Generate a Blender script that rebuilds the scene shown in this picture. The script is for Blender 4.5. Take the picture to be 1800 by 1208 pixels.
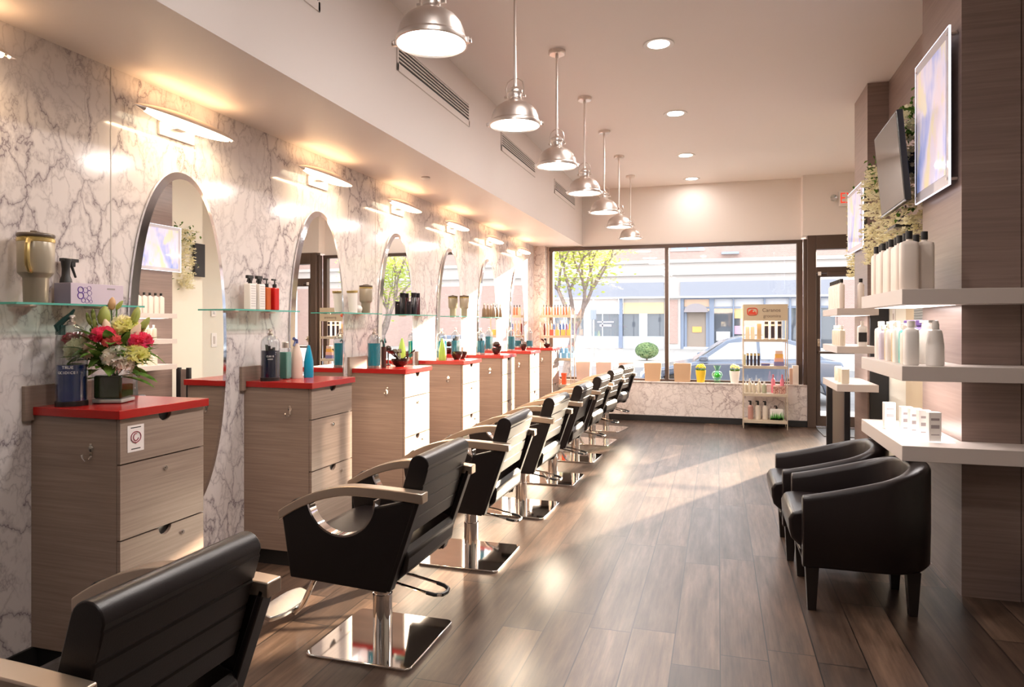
import bpy, bmesh, math, random
from mathutils import Vector, Matrix
PI = math.pi
for o in list(bpy.data.objects): bpy.data.objects.remove(o)
S = bpy.context.scene
C = S.collection

# ------------------------------------------------------------------ camera
cam_d = bpy.data.cameras.new('camera'); cam = bpy.data.objects.new('camera', cam_d); C.objects.link(cam)
cam.location = (0, 0, 1.4); cam.rotation_euler = (PI/2, 0, math.atan(362/1200))
cam_d.sensor_width = 36; cam_d.lens = 24; cam_d.shift_y = -34/1800; cam_d.clip_start = .05; cam_d.clip_end = 300
S.camera = cam
# ------------------------------------------------------------------ exposure, sky, sun
S.view_settings.view_transform = 'Standard'; S.view_settings.look = 'None'
S.view_settings.gamma = 1; S.view_settings.use_curve_mapping = False
S.view_settings.exposure = 0.45
W = bpy.data.worlds.new('sky'); S.world = W; W.use_nodes = True
wn = W.node_tree; bg = wn.nodes['Background']
bg.inputs[0].default_value = (.96, .99, 1.06, 1); bg.inputs[1].default_value = 3.1
sun_dir = Vector((.442, .868, .227)).normalized()
sl = bpy.data.lights.new('sun', 'SUN'); sun = bpy.data.objects.new('sun', sl); C.objects.link(sun)
sl.energy = 44; sl.angle = math.radians(.7); sl.color = (1.0, .80, .60)
sun.rotation_euler = sun_dir.to_track_quat('Z', 'Y').to_euler(); sun.location = (8, 20, 9)

def area(name, loc, sx, sy, power, col, rot=(0, 0, 0), parent=None, shape='RECTANGLE', spread=None):
    l = bpy.data.lights.new(name, 'AREA'); l.shape = shape; l.size = sx
    if shape in ('RECTANGLE', 'ELLIPSE'): l.size_y = sy
    l.energy = power; l.color = col
    if spread: l.spread = spread
    o = bpy.data.objects.new(name, l); C.objects.link(o); o.location = loc; o.rotation_euler = rot
    if parent: o.parent = parent
    return o

# ------------------------------------------------------------------ materials
def nmat(name):
    m = bpy.data.materials.new(name); m.use_nodes = True
    nt = m.node_tree; return m, nt, nt.nodes['Principled BSDF']
def mat(name, col, rough=.5, metal=0., spec=None, coat=0, trans=0, ior=None, emis=None, estr=0, alpha=None):
    m, nt, b = nmat(name)
    b.inputs['Base Color'].default_value = (*col, 1); b.inputs['Roughness'].default_value = rough
    b.inputs['Metallic'].default_value = metal
    if spec is not None: b.inputs['Specular IOR Level'].default_value = spec
    if coat: b.inputs['Coat Weight'].default_value = coat; b.inputs['Coat Roughness'].default_value = .1
    if trans: b.inputs['Transmission Weight'].default_value = trans
    if ior: b.inputs['IOR'].default_value = ior
    if emis: b.inputs['Emission Color'].default_value = (*emis, 1); b.inputs['Emission Strength'].default_value = estr
    return m
def N(nt, t, **k):
    n = nt.nodes.new(t)
    for a, v in k.items(): setattr(n, a, v)
    return n
def ramp(nt, src, stops):
    r = N(nt, 'ShaderNodeValToRGB'); nt.links.new(src, r.inputs[0])
    e = r.color_ramp.elements
    e[0].position, e[0].color = stops[0][0], (*stops[0][1], 1)
    e[1].position, e[1].color = stops[-1][0], (*stops[-1][1], 1)
    for p, c in stops[1:-1]:
        x = e.new(p); x.color = (*c, 1)
    return r.outputs[0]
def coords(nt, scale=(1, 1, 1), out='Object'):
    tc = N(nt, 'ShaderNodeTexCoord'); mp = N(nt, 'ShaderNodeMapping'); mp.inputs['Scale'].default_value = scale
    nt.links.new(tc.outputs[out], mp.inputs[0]); return mp.outputs[0]
def noise(nt, vec, scale, detail=3, rough=.55):
    n = N(nt, 'ShaderNodeTexNoise'); nt.links.new(vec, n.inputs['Vector'])
    n.inputs['Scale'].default_value = scale; n.inputs['Detail'].default_value = detail; n.inputs['Roughness'].default_value = rough
    return n
def mixc(nt, f, a, b, mode='MIX'):
    m = N(nt, 'ShaderNodeMix', data_type='RGBA', blend_type=mode)
    for s, v in ((m.inputs['Factor'], f), (m.inputs['A'], a), (m.inputs['B'], b)):
        if hasattr(v, 'is_output'): nt.links.new(v, s)
        elif isinstance(v, (int, float)): s.default_value = v
        else: s.default_value = (*v, 1)
    return m.outputs['Result']
def mth(nt, op, a, b=None):
    m = N(nt, 'ShaderNodeMath', operation=op)
    for i, v in enumerate((a, b)):
        if v is None: continue
        if hasattr(v, 'is_output'): nt.links.new(v, m.inputs[i])
        else: m.inputs[i].default_value = v
    return m.outputs[0]
def bump(nt, b, h, strength=.2, dist=.01):
    n = N(nt, 'ShaderNodeBump'); n.inputs['Strength'].default_value = strength; n.inputs['Distance'].default_value = dist
    nt.links.new(h, n.inputs['Height']); nt.links.new(n.outputs[0], b.inputs['Normal'])

def marble(name, sc=(1, 1, .62), base=(.73, .67, .65), vein=(.17, .13, .15), rough=.12, amt=1.0):
    m, nt, b = nmat(name)
    v = coords(nt, sc)
    n1 = noise(nt, v, 2.2, 6, .62)
    sub = N(nt, 'ShaderNodeVectorMath', operation='SUBTRACT'); nt.links.new(n1.outputs['Color'], sub.inputs[0]); sub.inputs[1].default_value = (.5, .5, .5)
    scl = N(nt, 'ShaderNodeVectorMath', operation='SCALE'); nt.links.new(sub.outputs[0], scl.inputs[0]); scl.inputs['Scale'].default_value = .55
    add = N(nt, 'ShaderNodeVectorMath', operation='ADD'); nt.links.new(v, add.inputs[0]); nt.links.new(scl.outputs[0], add.inputs[1])
    out = None
    for s, w, k in ((5.2, .05, .9), (11, .06, .5)):
        vo = N(nt, 'ShaderNodeTexVoronoi', feature='DISTANCE_TO_EDGE'); vo.inputs['Scale'].default_value = s
        nt.links.new(add.outputs[0], vo.inputs['Vector'])
        l = ramp(nt, vo.outputs['Distance'], [(0, (1, 1, 1)), (w*.35, (.45, .45, .45)), (w*1.9, (0, 0, 0))])
        nn = noise(nt, v, s*.45, 4)
        vis = ramp(nt, nn.outputs['Fac'], [(.35, (0, 0, 0)), (.57, (1, 1, 1))])
        f = mth(nt, 'MULTIPLY', mth(nt, 'MULTIPLY', l, vis), k*amt)
        out = f if out is None else mth(nt, 'MAXIMUM', out, f)
    cl = noise(nt, v, 1.7, 5)
    bc = mixc(nt, ramp(nt, cl.outputs['Fac'], [(.35, (0, 0, 0)), (.75, (.45, .45, .45))]), base, tuple(x*.72 for x in base))
    col = mixc(nt, out, bc, vein)
    nt.links.new(col, b.inputs['Base Color']); b.inputs['Roughness'].default_value = rough
    return m
def laminate(name, c1, c2, scale=(1.5, 1.5, 55), rough=.38):
    m, nt, b = nmat(name)
    v = coords(nt, scale); n = noise(nt, v, 1.6, 5, .6)
    v2 = coords(nt, (.6, .6, 5)); n2 = noise(nt, v2, 2, 2)
    c = ramp(nt, n.outputs['Fac'], [(.3, c1), (.72, c2)])
    c = mixc(nt, ramp(nt, n2.outputs['Fac'], [(.35, (.0, .0, .0)), (.7, (.35, .35, .35))]), c, tuple(x*.78 for x in c1))
    nt.links.new(c, b.inputs['Base Color']); b.inputs['Roughness'].default_value = rough
    return m
def floor_mat():
    m, nt, b = nmat('plank_floor')
    tc = N(nt, 'ShaderNodeTexCoord'); sp = N(nt, 'ShaderNodeSeparateXYZ'); nt.links.new(tc.outputs['Object'], sp.inputs[0])
    w, L = .193, 1.25
    xs = mth(nt, 'DIVIDE', mth(nt, 'ADD', sp.outputs[0], 20.063), w); row = mth(nt, 'FLOOR', xs)
    h = N(nt, 'ShaderNodeTexWhiteNoise', noise_dimensions='1D'); nt.links.new(row, h.inputs['W'])
    ys = mth(nt, 'ADD', mth(nt, 'DIVIDE', sp.outputs[1], L), mth(nt, 'MULTIPLY', h.outputs['Value'], 7)); seg = mth(nt, 'FLOOR', ys)
    cb = N(nt, 'ShaderNodeCombineXYZ'); nt.links.new(row, cb.inputs[0]); nt.links.new(seg, cb.inputs[1])
    h2 = N(nt, 'ShaderNodeTexWhiteNoise', noise_dimensions='3D'); nt.links.new(cb.outputs[0], h2.inputs['Vector'])
    # grain, shifted per plank
    gv = N(nt, 'ShaderNodeCombineXYZ')
    nt.links.new(mth(nt, 'MULTIPLY', sp.outputs[0], 9), gv.inputs[0]); nt.links.new(mth(nt, 'MULTIPLY', sp.outputs[1], 1.1), gv.inputs[1])
    nt.links.new(mth(nt, 'MULTIPLY', h2.outputs['Value'], 40), gv.inputs[2])
    g = noise(nt, gv.outputs[0], 1.6, 6, .65)
    gv2 = N(nt, 'ShaderNodeCombineXYZ')
    nt.links.new(mth(nt, 'MULTIPLY', sp.outputs[0], 60), gv2.inputs[0]); nt.links.new(mth(nt, 'MULTIPLY', sp.outputs[1], 2.5), gv2.inputs[1])
    nt.links.new(mth(nt, 'MULTIPLY', h2.outputs['Value'], 90), gv2.inputs[2])
    g2 = noise(nt, gv2.outputs[0], 1.2, 4, .6)
    c = ramp(nt, g.outputs['Fac'], [(.32, (.016, .009, .006)), (.5, (.062, .037, .025)), (.72, (.145, .096, .068))])
    c = mixc(nt, .3, c, ramp(nt, g2.outputs['Fac'], [(.3, (.035, .021, .015)), (.7, (.19, .13, .095))]))
    tint = ramp(nt, h2.outputs['Value'], [(0, (.50, .47, .47)), (1, (1.35, 1.28, 1.22))])
    c = mixc(nt, 1, c, tint, 'MULTIPLY')
    def edge(v, wd):
        f = mth(nt, 'FRACT', v); d = mth(nt, 'MINIMUM', f, mth(nt, 'SUBTRACT', 1, f)); return mth(nt, 'LESS_THAN', d, wd)
    e = mth(nt, 'MAXIMUM', edge(xs, .0135), edge(ys, .0024))
    c = mixc(nt, e, c, (.006, .004, .003))
    nt.links.new(c, b.inputs['Base Color'])
    r = ramp(nt, g.outputs['Fac'], [(.2, (.42, .42, .42)), (.8, (.32, .32, .32))]); nt.links.new(r, b.inputs['Roughness'])
    b.inputs['Specular IOR Level'].default_value = .6
    bump(nt, b, mth(nt, 'SUBTRACT', g2.outputs['Fac'], mth(nt, 'MULTIPLY', e, 2)), .06, .003)
    return m
def glass_thin(name, tint=(1, 1, 1), refl=1.0):
    m = bpy.data.materials.new(name); m.use_nodes = True; nt = m.node_tree
    nt.nodes.remove(nt.nodes['Principled BSDF']); out = nt.nodes['Material Output']
    t = N(nt, 'ShaderNodeBsdfTransparent'); t.inputs[0].default_value = (*tint, 1)
    g = N(nt, 'ShaderNodeBsdfGlossy'); g.inputs['Roughness'].default_value = .02
    f = N(nt, 'ShaderNodeLayerWeight'); f.inputs[0].default_value = .5
    fr = mth(nt, 'ADD', mth(nt, 'MULTIPLY', mth(nt, 'POWER', f.outputs['Facing'], 5), .9), .04)
    mx = N(nt, 'ShaderNodeMixShader'); nt.links.new(mth(nt, 'MINIMUM', mth(nt, 'MULTIPLY', fr, refl), 1.0), mx.inputs[0])
    nt.links.new(t.outputs[0], mx.inputs[1]); nt.links.new(g.outputs[0], mx.inputs[2]); nt.links.new(mx.outputs[0], out.inputs[0])
    return m
def speck(name, c1, c2, scale=8, rough=.7, out='Object'):
    m, nt, b = nmat(name); n = noise(nt, coords(nt, (1, 1, 1), out), scale, 4)
    nt.links.new(ramp(nt, n.outputs['Fac'], [(.35, c1), (.68, c2)]), b.inputs['Base Color']); b.inputs['Roughness'].default_value = rough
    return m
def petalm(name, c1, c2=None, k=.45):
    if name in bpy.data.materials: return bpy.data.materials[name]
    c2 = c2 or c1; m = bpy.data.materials.new(name); m.use_nodes = True; nt = m.node_tree
    nt.nodes.remove(nt.nodes['Principled BSDF']); out = nt.nodes['Material Output']
    n = noise(nt, coords(nt), 25, 3); c = ramp(nt, n.outputs['Fac'], [(.35, c1), (.68, c2)])
    d = N(nt, 'ShaderNodeBsdfDiffuse'); t = N(nt, 'ShaderNodeBsdfTranslucent'); mx = N(nt, 'ShaderNodeMixShader'); mx.inputs[0].default_value = k
    nt.links.new(c, d.inputs[0]); nt.links.new(c, t.inputs[0]); nt.links.new(d.outputs[0], mx.inputs[1]); nt.links.new(t.outputs[0], mx.inputs[2]); nt.links.new(mx.outputs[0], out.inputs[0])
    return m
def leather(name, col, rough=.33):
    m, nt, b = nmat(name); b.inputs['Base Color'].default_value = (*col, 1); b.inputs['Roughness'].default_value = rough; b.inputs['Specular IOR Level'].default_value = .38
    v = coords(nt); vo = N(nt, 'ShaderNodeTexVoronoi'); vo.inputs['Scale'].default_value = 260; nt.links.new(v, vo.inputs['Vector'])
    bump(nt, b, vo.outputs['Distance'], .12, .001); return m
def art_mat(name, seed):
    m, nt, b = nmat(name); v = coords(nt, (1, 1.6, .8))
    mp = nt.nodes[-1] if False else None
    n = noise(nt, v, 2.2 + seed*.3, 3); n2 = noise(nt, v, 5+seed, 2)
    c = ramp(nt, n.outputs['Fac'], [(.28, (.16, .26, .62)), (.40, (.42, .46, .78)), (.50, (.68, .64, .78)), (.60, (.72, .62, .70)), (.74, (.75, .64, .36))])
    c = mixc(nt, ramp(nt, n2.outputs['Fac'], [(.55, (0, 0, 0)), (.62, (.6, .6, .6))]), c, (.75, .68, .4))
    nt.links.new(c, b.inputs['Base Color']); nt.links.new(c, b.inputs['Emission Color']); b.inputs['Emission Strength'].default_value = .3
    b.inputs['Roughness'].default_value = .06
    return m

M = dict(
    wall=mat('painted_wall', (.78, .71, .66), .6), ceil=mat('painted_ceiling', (.86, .80, .775), .55),
    soffit=mat('soffit_paint', (.80, .72, .68), .45), cream=mat('cream_paint', (.74, .70, .60), .6), tan=mat('tan_paint', (.55, .44, .30), .6),
    marble=marble('white_marble'), marble2=marble('sill_marble', (1, 1, 1), (.80, .72, .68), (.22, .14, .14), .22),
    floor=floor_mat(), lam=laminate('taupe_laminate', (.22, .155, .122), (.34, .25, .20)),
    panel=laminate('pillar_laminate', (.21, .145, .122), (.30, .215, .185), (1.2, 1.2, 45), .3),
    lamdark=mat('carcass_edge', (.14, .10, .08), .5), black=mat('black_matte', (.012, .011, .011), .45),
    red=mat('red_countertop', (.36, .014, .012), .2, spec=.4), chrome=mat('chrome', (.86, .85, .84), .05, 1),
    nickel=mat('brushed_nickel', (.80, .73, .68), .33, 1), arm=mat('champagne_metal', (.55, .45, .36), .32, .85),
    leather=leather('black_leather', (.009, .006, .006), .36), leather2=leather('armchair_leather', (.010, .006, .006), .33),
    mirror=mat('mirror', (.93, .94, .93), .0, 1), bevel=mat('mirror_bevel', (.84, .87, .93), .09, 1),
    glass=glass_thin('window_glass', (.97, .98, .97), .9), shelfglass=glass_thin('shelf_glass', (.80, .93, .88)),
    gedge=mat('glass_edge', (.10, .42, .34), .15), jar=glass_thin('jar_glass', (.93, .95, .96), 1.6),
    bronze=mat('dark_bronze', (.10, .065, .05), .4, .3), white=mat('white_plastic', (.82, .78, .74), .3),
    shelf=mat('satin_shelf', (.56, .49, .45), .35), tvb=mat('tv_plastic', (.012, .012, .014), .3), screen=mat('tv_screen', (.05, .05, .052), .08, spec=1.0),
    silver=mat('silver_trim', (.6, .6, .6), .25, 1),
)
def em(name, col, s): return mat(name, (.9, .9, .9), .4, emis=col, estr=s)
M['lens'] = em('pendant_lens', (1, .93, .86), 7); M['dl'] = em('downlight_lens', (1, .93, .88), 8)
M['tube'] = em('sconce_tube', (1, .82, .56), 4.5); M['panelglow'] = em('glow_panel', (1, .93, .90), 1.3)
M['exitred'] = mat('exit_letters', (.75, .05, .03), .4, emis=(1, .08, .04), estr=.5); M['edgeglow'] = em('acrylic_edge', (.82, .80, 1), 1.6)

# ------------------------------------------------------------------ mesh helpers
def T(x=0, y=0, z=0): return Matrix.Translation((x, y, z))
def RX(a): return Matrix.Rotation(a, 4, 'X')
def RY(a): return Matrix.Rotation(a, 4, 'Y')
def RZ(a): return Matrix.Rotation(a, 4, 'Z')
class MB:
    def __init__(s): s.v = []; s.f = []
    def add(s, vs, fs, m=None):
        o = len(s.v)
        s.v += [tuple(m @ Vector(p)) if m else tuple(p) for p in vs]; s.f += [tuple(i+o for i in f) for f in fs]; return s
    def box(s, x0, x1, y0, y1, z0, z1, m=None):
        vs = [(x, y, z) for x in (x0, x1) for y in (y0, y1) for z in (z0, z1)]
        return s.add(vs, [(0, 1, 3, 2), (4, 6, 7, 5), (0, 4, 5, 1), (2, 3, 7, 6), (0, 2, 6, 4), (1, 5, 7, 3)], m)
    def prism(s, pts, a0, a1, axis='y', m=None):
        """pts 2d polygon; axis y: (x,z), z: (x,y), x: (y,z)"""
        n = len(pts)
        def P(p, a): return (p[0], a, p[1]) if axis == 'y' else ((p[0], p[1], a) if axis == 'z' else (a, p[0], p[1]))
        vs = [P(p, a0) for p in pts]+[P(p, a1) for p in pts]
        return s.add(vs, [tuple(range(n)), tuple(range(2*n-1, n-1, -1))]+[(i, i+n, (i+1) % n+n, (i+1) % n) for i in range(n)], m)
    def lathe(s, prof, seg=24, m=None, ey=1.0, a0=0, a1=2*PI):
        full = abs(a1-a0-2*PI) < 1e-6; k = seg if full else seg+1
        vs = []; fs = []
        for r, z in prof:
            for i in range(k):
                a = a0+(a1-a0)*i/seg; vs.append((r*math.cos(a), r*ey*math.sin(a), z))
        for j in range(len(prof)-1):
            for i in range(seg):
                i2 = (i+1) % k; fs.append((j*k+i, j*k+i2, (j+1)*k+i2, (j+1)*k+i))
        if full:
            if prof[0][0] > 1e-5: fs.append(tuple(range(k-1, -1, -1)))
            if prof[-1][0] > 1e-5: fs.append(tuple(range((len(prof)-1)*k, len(prof)*k)))
        return s.add(vs, fs, m)
    def cyl(s, r, z0, z1, seg=20, m=None, r2=None): return s.lathe([(r, z0), (r if r2 is None else r2, z1)], seg, m)
    def tube(s, pts, r, seg=8, m=None, closed=False):
        P = [Vector(p) for p in pts]; n = len(P); rs = r if isinstance(r, (list, tuple)) else [r]*n
        vs = []; fs = []; up = None
        for i, p in enumerate(P):
            a = P[(i+1) % n]-P[i-1] if closed else P[min(i+1, n-1)]-P[max(i-1, 0)]
            t = a.normalized() if a.length > 1e-9 else Vector((0, 0, 1))
            if up is None: up = t.orthogonal().normalized()
            up = (up-t*up.dot(t)).normalized(); w = t.cross(up)
            for k in range(seg):
                b = 2*PI*k/seg; vs.append(tuple(p+(up*math.cos(b)+w*math.sin(b))*rs[i]))
        m2 = n if closed else n-1
        for i in range(m2):
            for k in range(seg):
                j = (i+1) % n; fs.append((i*seg+k, i*seg+(k+1) % seg, j*seg+(k+1) % seg, j*seg+k))
        if not closed: fs += [tuple(range(seg-1, -1, -1)), tuple(range((n-1)*seg, n*seg))]
        return s.add(vs, fs, m)
    def ball(s, r, m=None, seg=14, rings=8, sx=1, sy=1, sz=1):
        pr = [(max(r*math.sin(PI*i/rings), 1e-6 if i in (0, rings) else 0), -r*math.cos(PI*i/rings)) for i in range(rings+1)]
        mm = Matrix.Diagonal((sx, sy, sz, 1)); return s.lathe(pr, seg, (m or Matrix()) @ mm)
    def build(s, name, m, parent=None, bevel=0, smooth=35, seg=2, sub=0, loc=None, rz=0):
        me = bpy.data.meshes.new(name); me.from_pydata(s.v, [], s.f); 
        bm = bmesh.new(); bm.from_mesh(me); bmesh.ops.recalc_face_normals(bm, faces=bm.faces); bm.to_mesh(me); bm.free()
        me.materials.append(M[m] if isinstance(m, str) else m)
        if smooth:
            for p in me.polygons: p.use_smooth = True
            me.set_sharp_from_angle(angle=math.radians(smooth))
        o = bpy.data.objects.new(name, me); C.objects.link(o)
        if parent: o.parent = parent
        if bevel:
            b = o.modifiers.new('bevel', 'BEVEL'); b.width = bevel; b.segments = seg; b.limit_method = 'ANGLE'; b.angle_limit = math.radians(40)
        if sub:
            b = o.modifiers.new('sub', 'SUBSURF'); b.levels = sub; b.render_levels = sub
        if loc: o.location = loc
        o.rotation_euler.z = rz
        return o
def tag(o, label, cat, group=None, kind=None):
    o['label'] = label; o['category'] = cat
    if group: o['group'] = group
    if kind: o['kind'] = kind
    return o
def thing(name, label, cat, loc=(0, 0, 0), rz=0, group=None):
    o = bpy.data.objects.new(name, None); C.objects.link(o); o.location = loc; o.rotation_euler.z = rz
    o.empty_display_size = .1
    return tag(o, label, cat, group)
def struct(o): o['kind'] = 'structure'; return o
def dup(r, loc, rz=None, label=None, group=None, parent=None):
    c = r.copy(); C.objects.link(c)
    if parent: c.parent = parent
    else:
        if loc is not None: c.location = loc
        if rz is not None: c.rotation_euler.z = rz
        if label: c['label'] = label
        if group: c['group'] = group
    for ch in list(r.children): dup(ch, None, parent=c)
    return c
def text(name, s, size, m, parent, loc, rot, ext=.0008, ax='CENTER', xs=1.0):
    cu = bpy.data.curves.new(name, 'FONT'); cu.body = s; cu.size = size; cu.extrude = ext; cu.align_x = ax; cu.align_y = 'CENTER'
    t = bpy.data.objects.new(name, cu); C.objects.link(t)
    me = bpy.data.meshes.new_from_object(t); bpy.data.objects.remove(t)
    me.materials.clear(); me.materials.append(M[m] if isinstance(m, str) else m)
    o = bpy.data.objects.new(name, me); C.objects.link(o); o.location = loc; o.rotation_euler = rot; o.scale.x = xs
    if parent: o.parent = parent
    return o
ORD = ['first', 'second', 'third', 'fourth', 'fifth', 'sixth', 'seventh', 'eighth', 'ninth', 'tenth', 'eleventh', 'twelfth', 'thirteenth']
rnd = random.Random(5)
XW = -2.67; XS = -1.96; YB = 10.18; ZS = 2.58; ZC = 3.42; XR = 1.2

# ------------------------------------------------------------------ setting: shell
struct(MB().box(-2.9, 5.0, -4, 10.4, -.12, 0).build('floor', 'floor', smooth=0))
struct(MB().box(-2.9, 5.0, -4, 10.4, ZC, ZC+.15).build('ceiling', 'ceil', smooth=0))
struct(MB().box(-2.9, XW, -4, 10.4, 0, ZC).build('wall_left', 'marble', smooth=0))
struct(MB().box(XW-.001, XS, -4, YB-.001, ZS, ZC).build('ceiling_soffit', 'soffit', smooth=0))
struct(MB().box(-2.9, 5.0, -4.15, -4, 0, ZC).build('wall_rear', 'wall', smooth=0))
struct(MB().box(XW, XW+.012, -4, 10.1, 0, .09).build('baseboard_left', 'black', smooth=0))
# panel seams of the marble wall
sm = MB()
for y in (2.47, 5.0, 7.5): sm.box(XW, XW+.0015, y-.0025, y+.0025, .09, ZS)
struct(sm.build('trim_1', mat('marble_seam', (.5, .45, .42), .5), smooth=0))
# front wall (street side): above the window, knee wall, door part
fw = MB()
fw.box(-2.9, 1.10, YB, YB+.2, 2.56, ZC); fw.box(-2.9, -2.47, YB, YB+.2, 0, 2.56)
fw.box(1.10, 5.0, 10.0, YB+.2, 2.60, ZC)
fw.box(2.25, 5.0, 10.0, YB+.2, 0, 2.60)
struct(fw.build('wall_front', 'wall', smooth=0))
kw = MB(); kw.box(-2.67, 1.20, YB-.14, YB+.2, .075, .555); struct(kw.build('wall_front_sill', 'marble2', smooth=0))
struct(MB().box(-2.67, 1.215, YB-.155, YB+.05, .555, .572).build('trim_2', 'marble2', bevel=.003))
struct(MB().box(-2.67, 1.22, YB-.165, YB, 0, .085).build('baseboard_front', 'black', bevel=.003))
struct(MB().box(XW, -2.50, YB-.17, YB, .0, ZS).build('wall_front_corner', 'marble2', smooth=0))
# window
w = bpy.data.objects.new('window_1', None); C.objects.link(w); struct(w)
MB().box(-2.47, 1.12, YB-.03, YB+.06, 2.515, 2.565).box(-2.47, 1.12, YB-.02, YB+.06, .572, .60)\
    .box(-2.46, -2.41, YB-.03, YB+.06, .572, 2.52).box(-.74, -.685, YB-.03, YB+.06, .572, 2.52)\
    .box(1.04, 1.12, YB-.03, YB+.06, .572, 2.52).build('window_frame', 'bronze', w, bevel=.004)
MB().box(-2.41, -.74, YB+.01, YB+.016, .6, 2.515).build('window_pane', 'glass', w, smooth=0)
MB().box(-.685, 1.04, YB+.01, YB+.016, .6, 2.515).build('window_pane', 'glass', w, smooth=0)
# door
d = bpy.data.objects.new('door_1', None); C.objects.link(d); struct(d)
MB().box(1.16, 1.27, 10.0, 10.14, 0, 2.60).box(1.12, 1.16, 10.05, 10.14, .55, 2.56).box(2.15, 2.25, 10.0, 10.14, 0, 2.60).box(1.27, 2.15, 10.0, 10.14, 2.41, 2.60)\
    .box(1.27, 2.15, 10.0, 10.14, 2.09, 2.17).build('door_frame', 'bronze', d, bevel=.004)
MB().box(1.275, 1.325, 10.03, 10.09, .02, 2.085).box(2.09, 2.145, 10.03, 10.09, .02, 2.085).box(1.325, 2.09, 10.03, 10.09, .02, .16).box(1.325, 2.09, 10.03, 10.09, 2.04, 2.085)\
    .build('door_leaf', 'bronze', d, bevel=.004)
MB().box(1.325, 2.09, 10.055, 10.062, .16, 2.04).box(1.27, 2.15, 10.06, 10.066, 2.17, 2.545).build('door_pane', 'glass', d, smooth=0)
MB().tube([(1.30, 10.03, 1.02), (1.30, 9.95, 1.02), (2.11, 9.95, 1.02), (2.11, 10.03, 1.02)], .016).build('push_bar', 'bronze', d)
MB().box(1.285, 1.315, 9.97, 10.03, 1.10, 1.20).cyl(.014, 0, .05, 12, T(1.30, 9.97, 1.15) @ RX(PI/2)).build('door_lock', 'arm', d, bevel=.003)
MB().box(1.40, 1.75, 9.96, 10.0, 2.05, 2.10).box(1.75, 2.05, 9.965, 9.975, 2.06, 2.075).build('door_closer', 'bronze', d, bevel=.004)
MB().box(1.29, 1.33, 9.985, 10.0, 2.055, 2.105).build('door_sensor', 'white', d, bevel=.003)
struct(MB().box(1.27, 2.15, 9.97, 10.2, 0, .015).build('trim_3', 'silver', bevel=.002))
# right side: pillars, recess and walls
struct(MB().box(XR, 1.46, 4.03, 4.73, 0, ZC).box(1.465, 3.2, 4.035, 4.73, 0, ZC).build('wall_right_pillar_near', 'panel', smooth=0))
struct(MB().box(XR, 1.60, 6.34, 6.90, 0, ZC).build('wall_right_pillar_far', 'panel', smooth=0))
struct(MB().box(1.36, 1.6, 4.73, 5.80, 0, 1.75).build('wall_right_recess_near', 'tan', smooth=0))
struct(MB().box(1.36, 1.6, 4.73, 6.34, 1.75, ZC).build('wall_right_recess_upper', 'panel', smooth=0))
struct(MB().box(1.36, 1.6, 5.80, 6.34, 0, 1.75).build('wall_right_recess_far', 'cream', smooth=0))
struct(MB().box(2.3, 2.5, 6.9, 10.1, 0, ZC).build('wall_right_far', 'cream', smooth=0))
struct(MB().box(3.2, 3.4, -4, 4.73, 0, ZC).build('wall_right_near', 'cream', smooth=0))
struct(MB().box(1.36, 1.6, 6.901, 7.6, 0, ZC).build('wall_right_recess_end', 'cream', smooth=0))
struct(MB().box(1.6, 2.5, 6.8, 6.9, 0, ZC).build('wall_right_return', 'cream', smooth=0))
o = MB().box(1.215, 1.355, 6.322, 6.34, .30, 1.56).build('door_panel', 'tvb', bevel=.004)
tag(o, 'glossy black wall panel between the two pillars, beside the cream strip of wall', 'wall panel')

# ------------------------------------------------------------------ ceiling lights and vents
def pendant():
    t = thing('pendant_lamp', '', 'pendant lamp', (0, 0, 0), 0, 'nickel dome pendants in a row')
    dome = [(.035, .135), (.050, .132), (.078, .122), (.104, .104), (.124, .079), (.136, .050), (.142, .020), (.147, .016), (.150, .008), (.150, -.006), (.143, -.008), (.140, 0), (.130, .04), (.10, .09), (.03, .125)]
    MB().lathe(dome, 48).build('shade', 'nickel', t)
    MB().lathe([(.138, .000), (.137, .003), (.0001, .004)], 40).build('lens', 'lens', t)
    MB().lathe([(.0001, .235), (.012, .235), (.014, .222), (.040, .205), (.046, .198), (.046, .185), (.040, .183), (.036, .165), (.038, .160), (.036, .150), (.050, .133), (.050, .128), (.02, .126)], 28).build('neck', 'nickel', t)
    b = MB()
    b.tube([(-.052, 0, .165), (-.054, 0, .215), (-.045, 0, .250), (-.02, 0, .268), (0, 0, .272), (.02, 0, .268), (.045, 0, .250), (.054, 0, .215), (.052, 0, .165)], .0035, 6)
    for s_ in (-1, 1): b.cyl(.009, 0, .018, 12, T(s_*.046, 0, .165) @ RY(s_*PI/2))
    b.build('yoke', 'nickel', t)
    for a in (PI*.06, PI*1.06):
        m = RZ(a) @ T(.146, 0, .004)
        MB().box(0, .014, -.008, .008, -.012, .012, m).cyl(.011, .014, .022, 12, m @ RY(PI/2)).build('clip', 'nickel', t)
    MB().tube([(0, 0, .23), (0, 0, ZC-2.57-.01)], .0085, 10).build('rod', 'nickel', t)
    MB().lathe([(.0001, ZC-2.57), (.062, ZC-2.57), (.062, ZC-2.57-.022), (.056, ZC-2.57-.028), (.012, ZC-2.57-.03), (.012, ZC-2.57-.055)], 28).build('canopy', 'nickel', t)
    area('bulb', (0, 0, -.012), .24, .24, 12, (1, .91, .85), parent=t, shape='DISK')
    return t
PY = [2.62, 3.84, 4.93, 6.02, 7.12, 8.23, 9.36]
pp = pendant()
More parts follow.
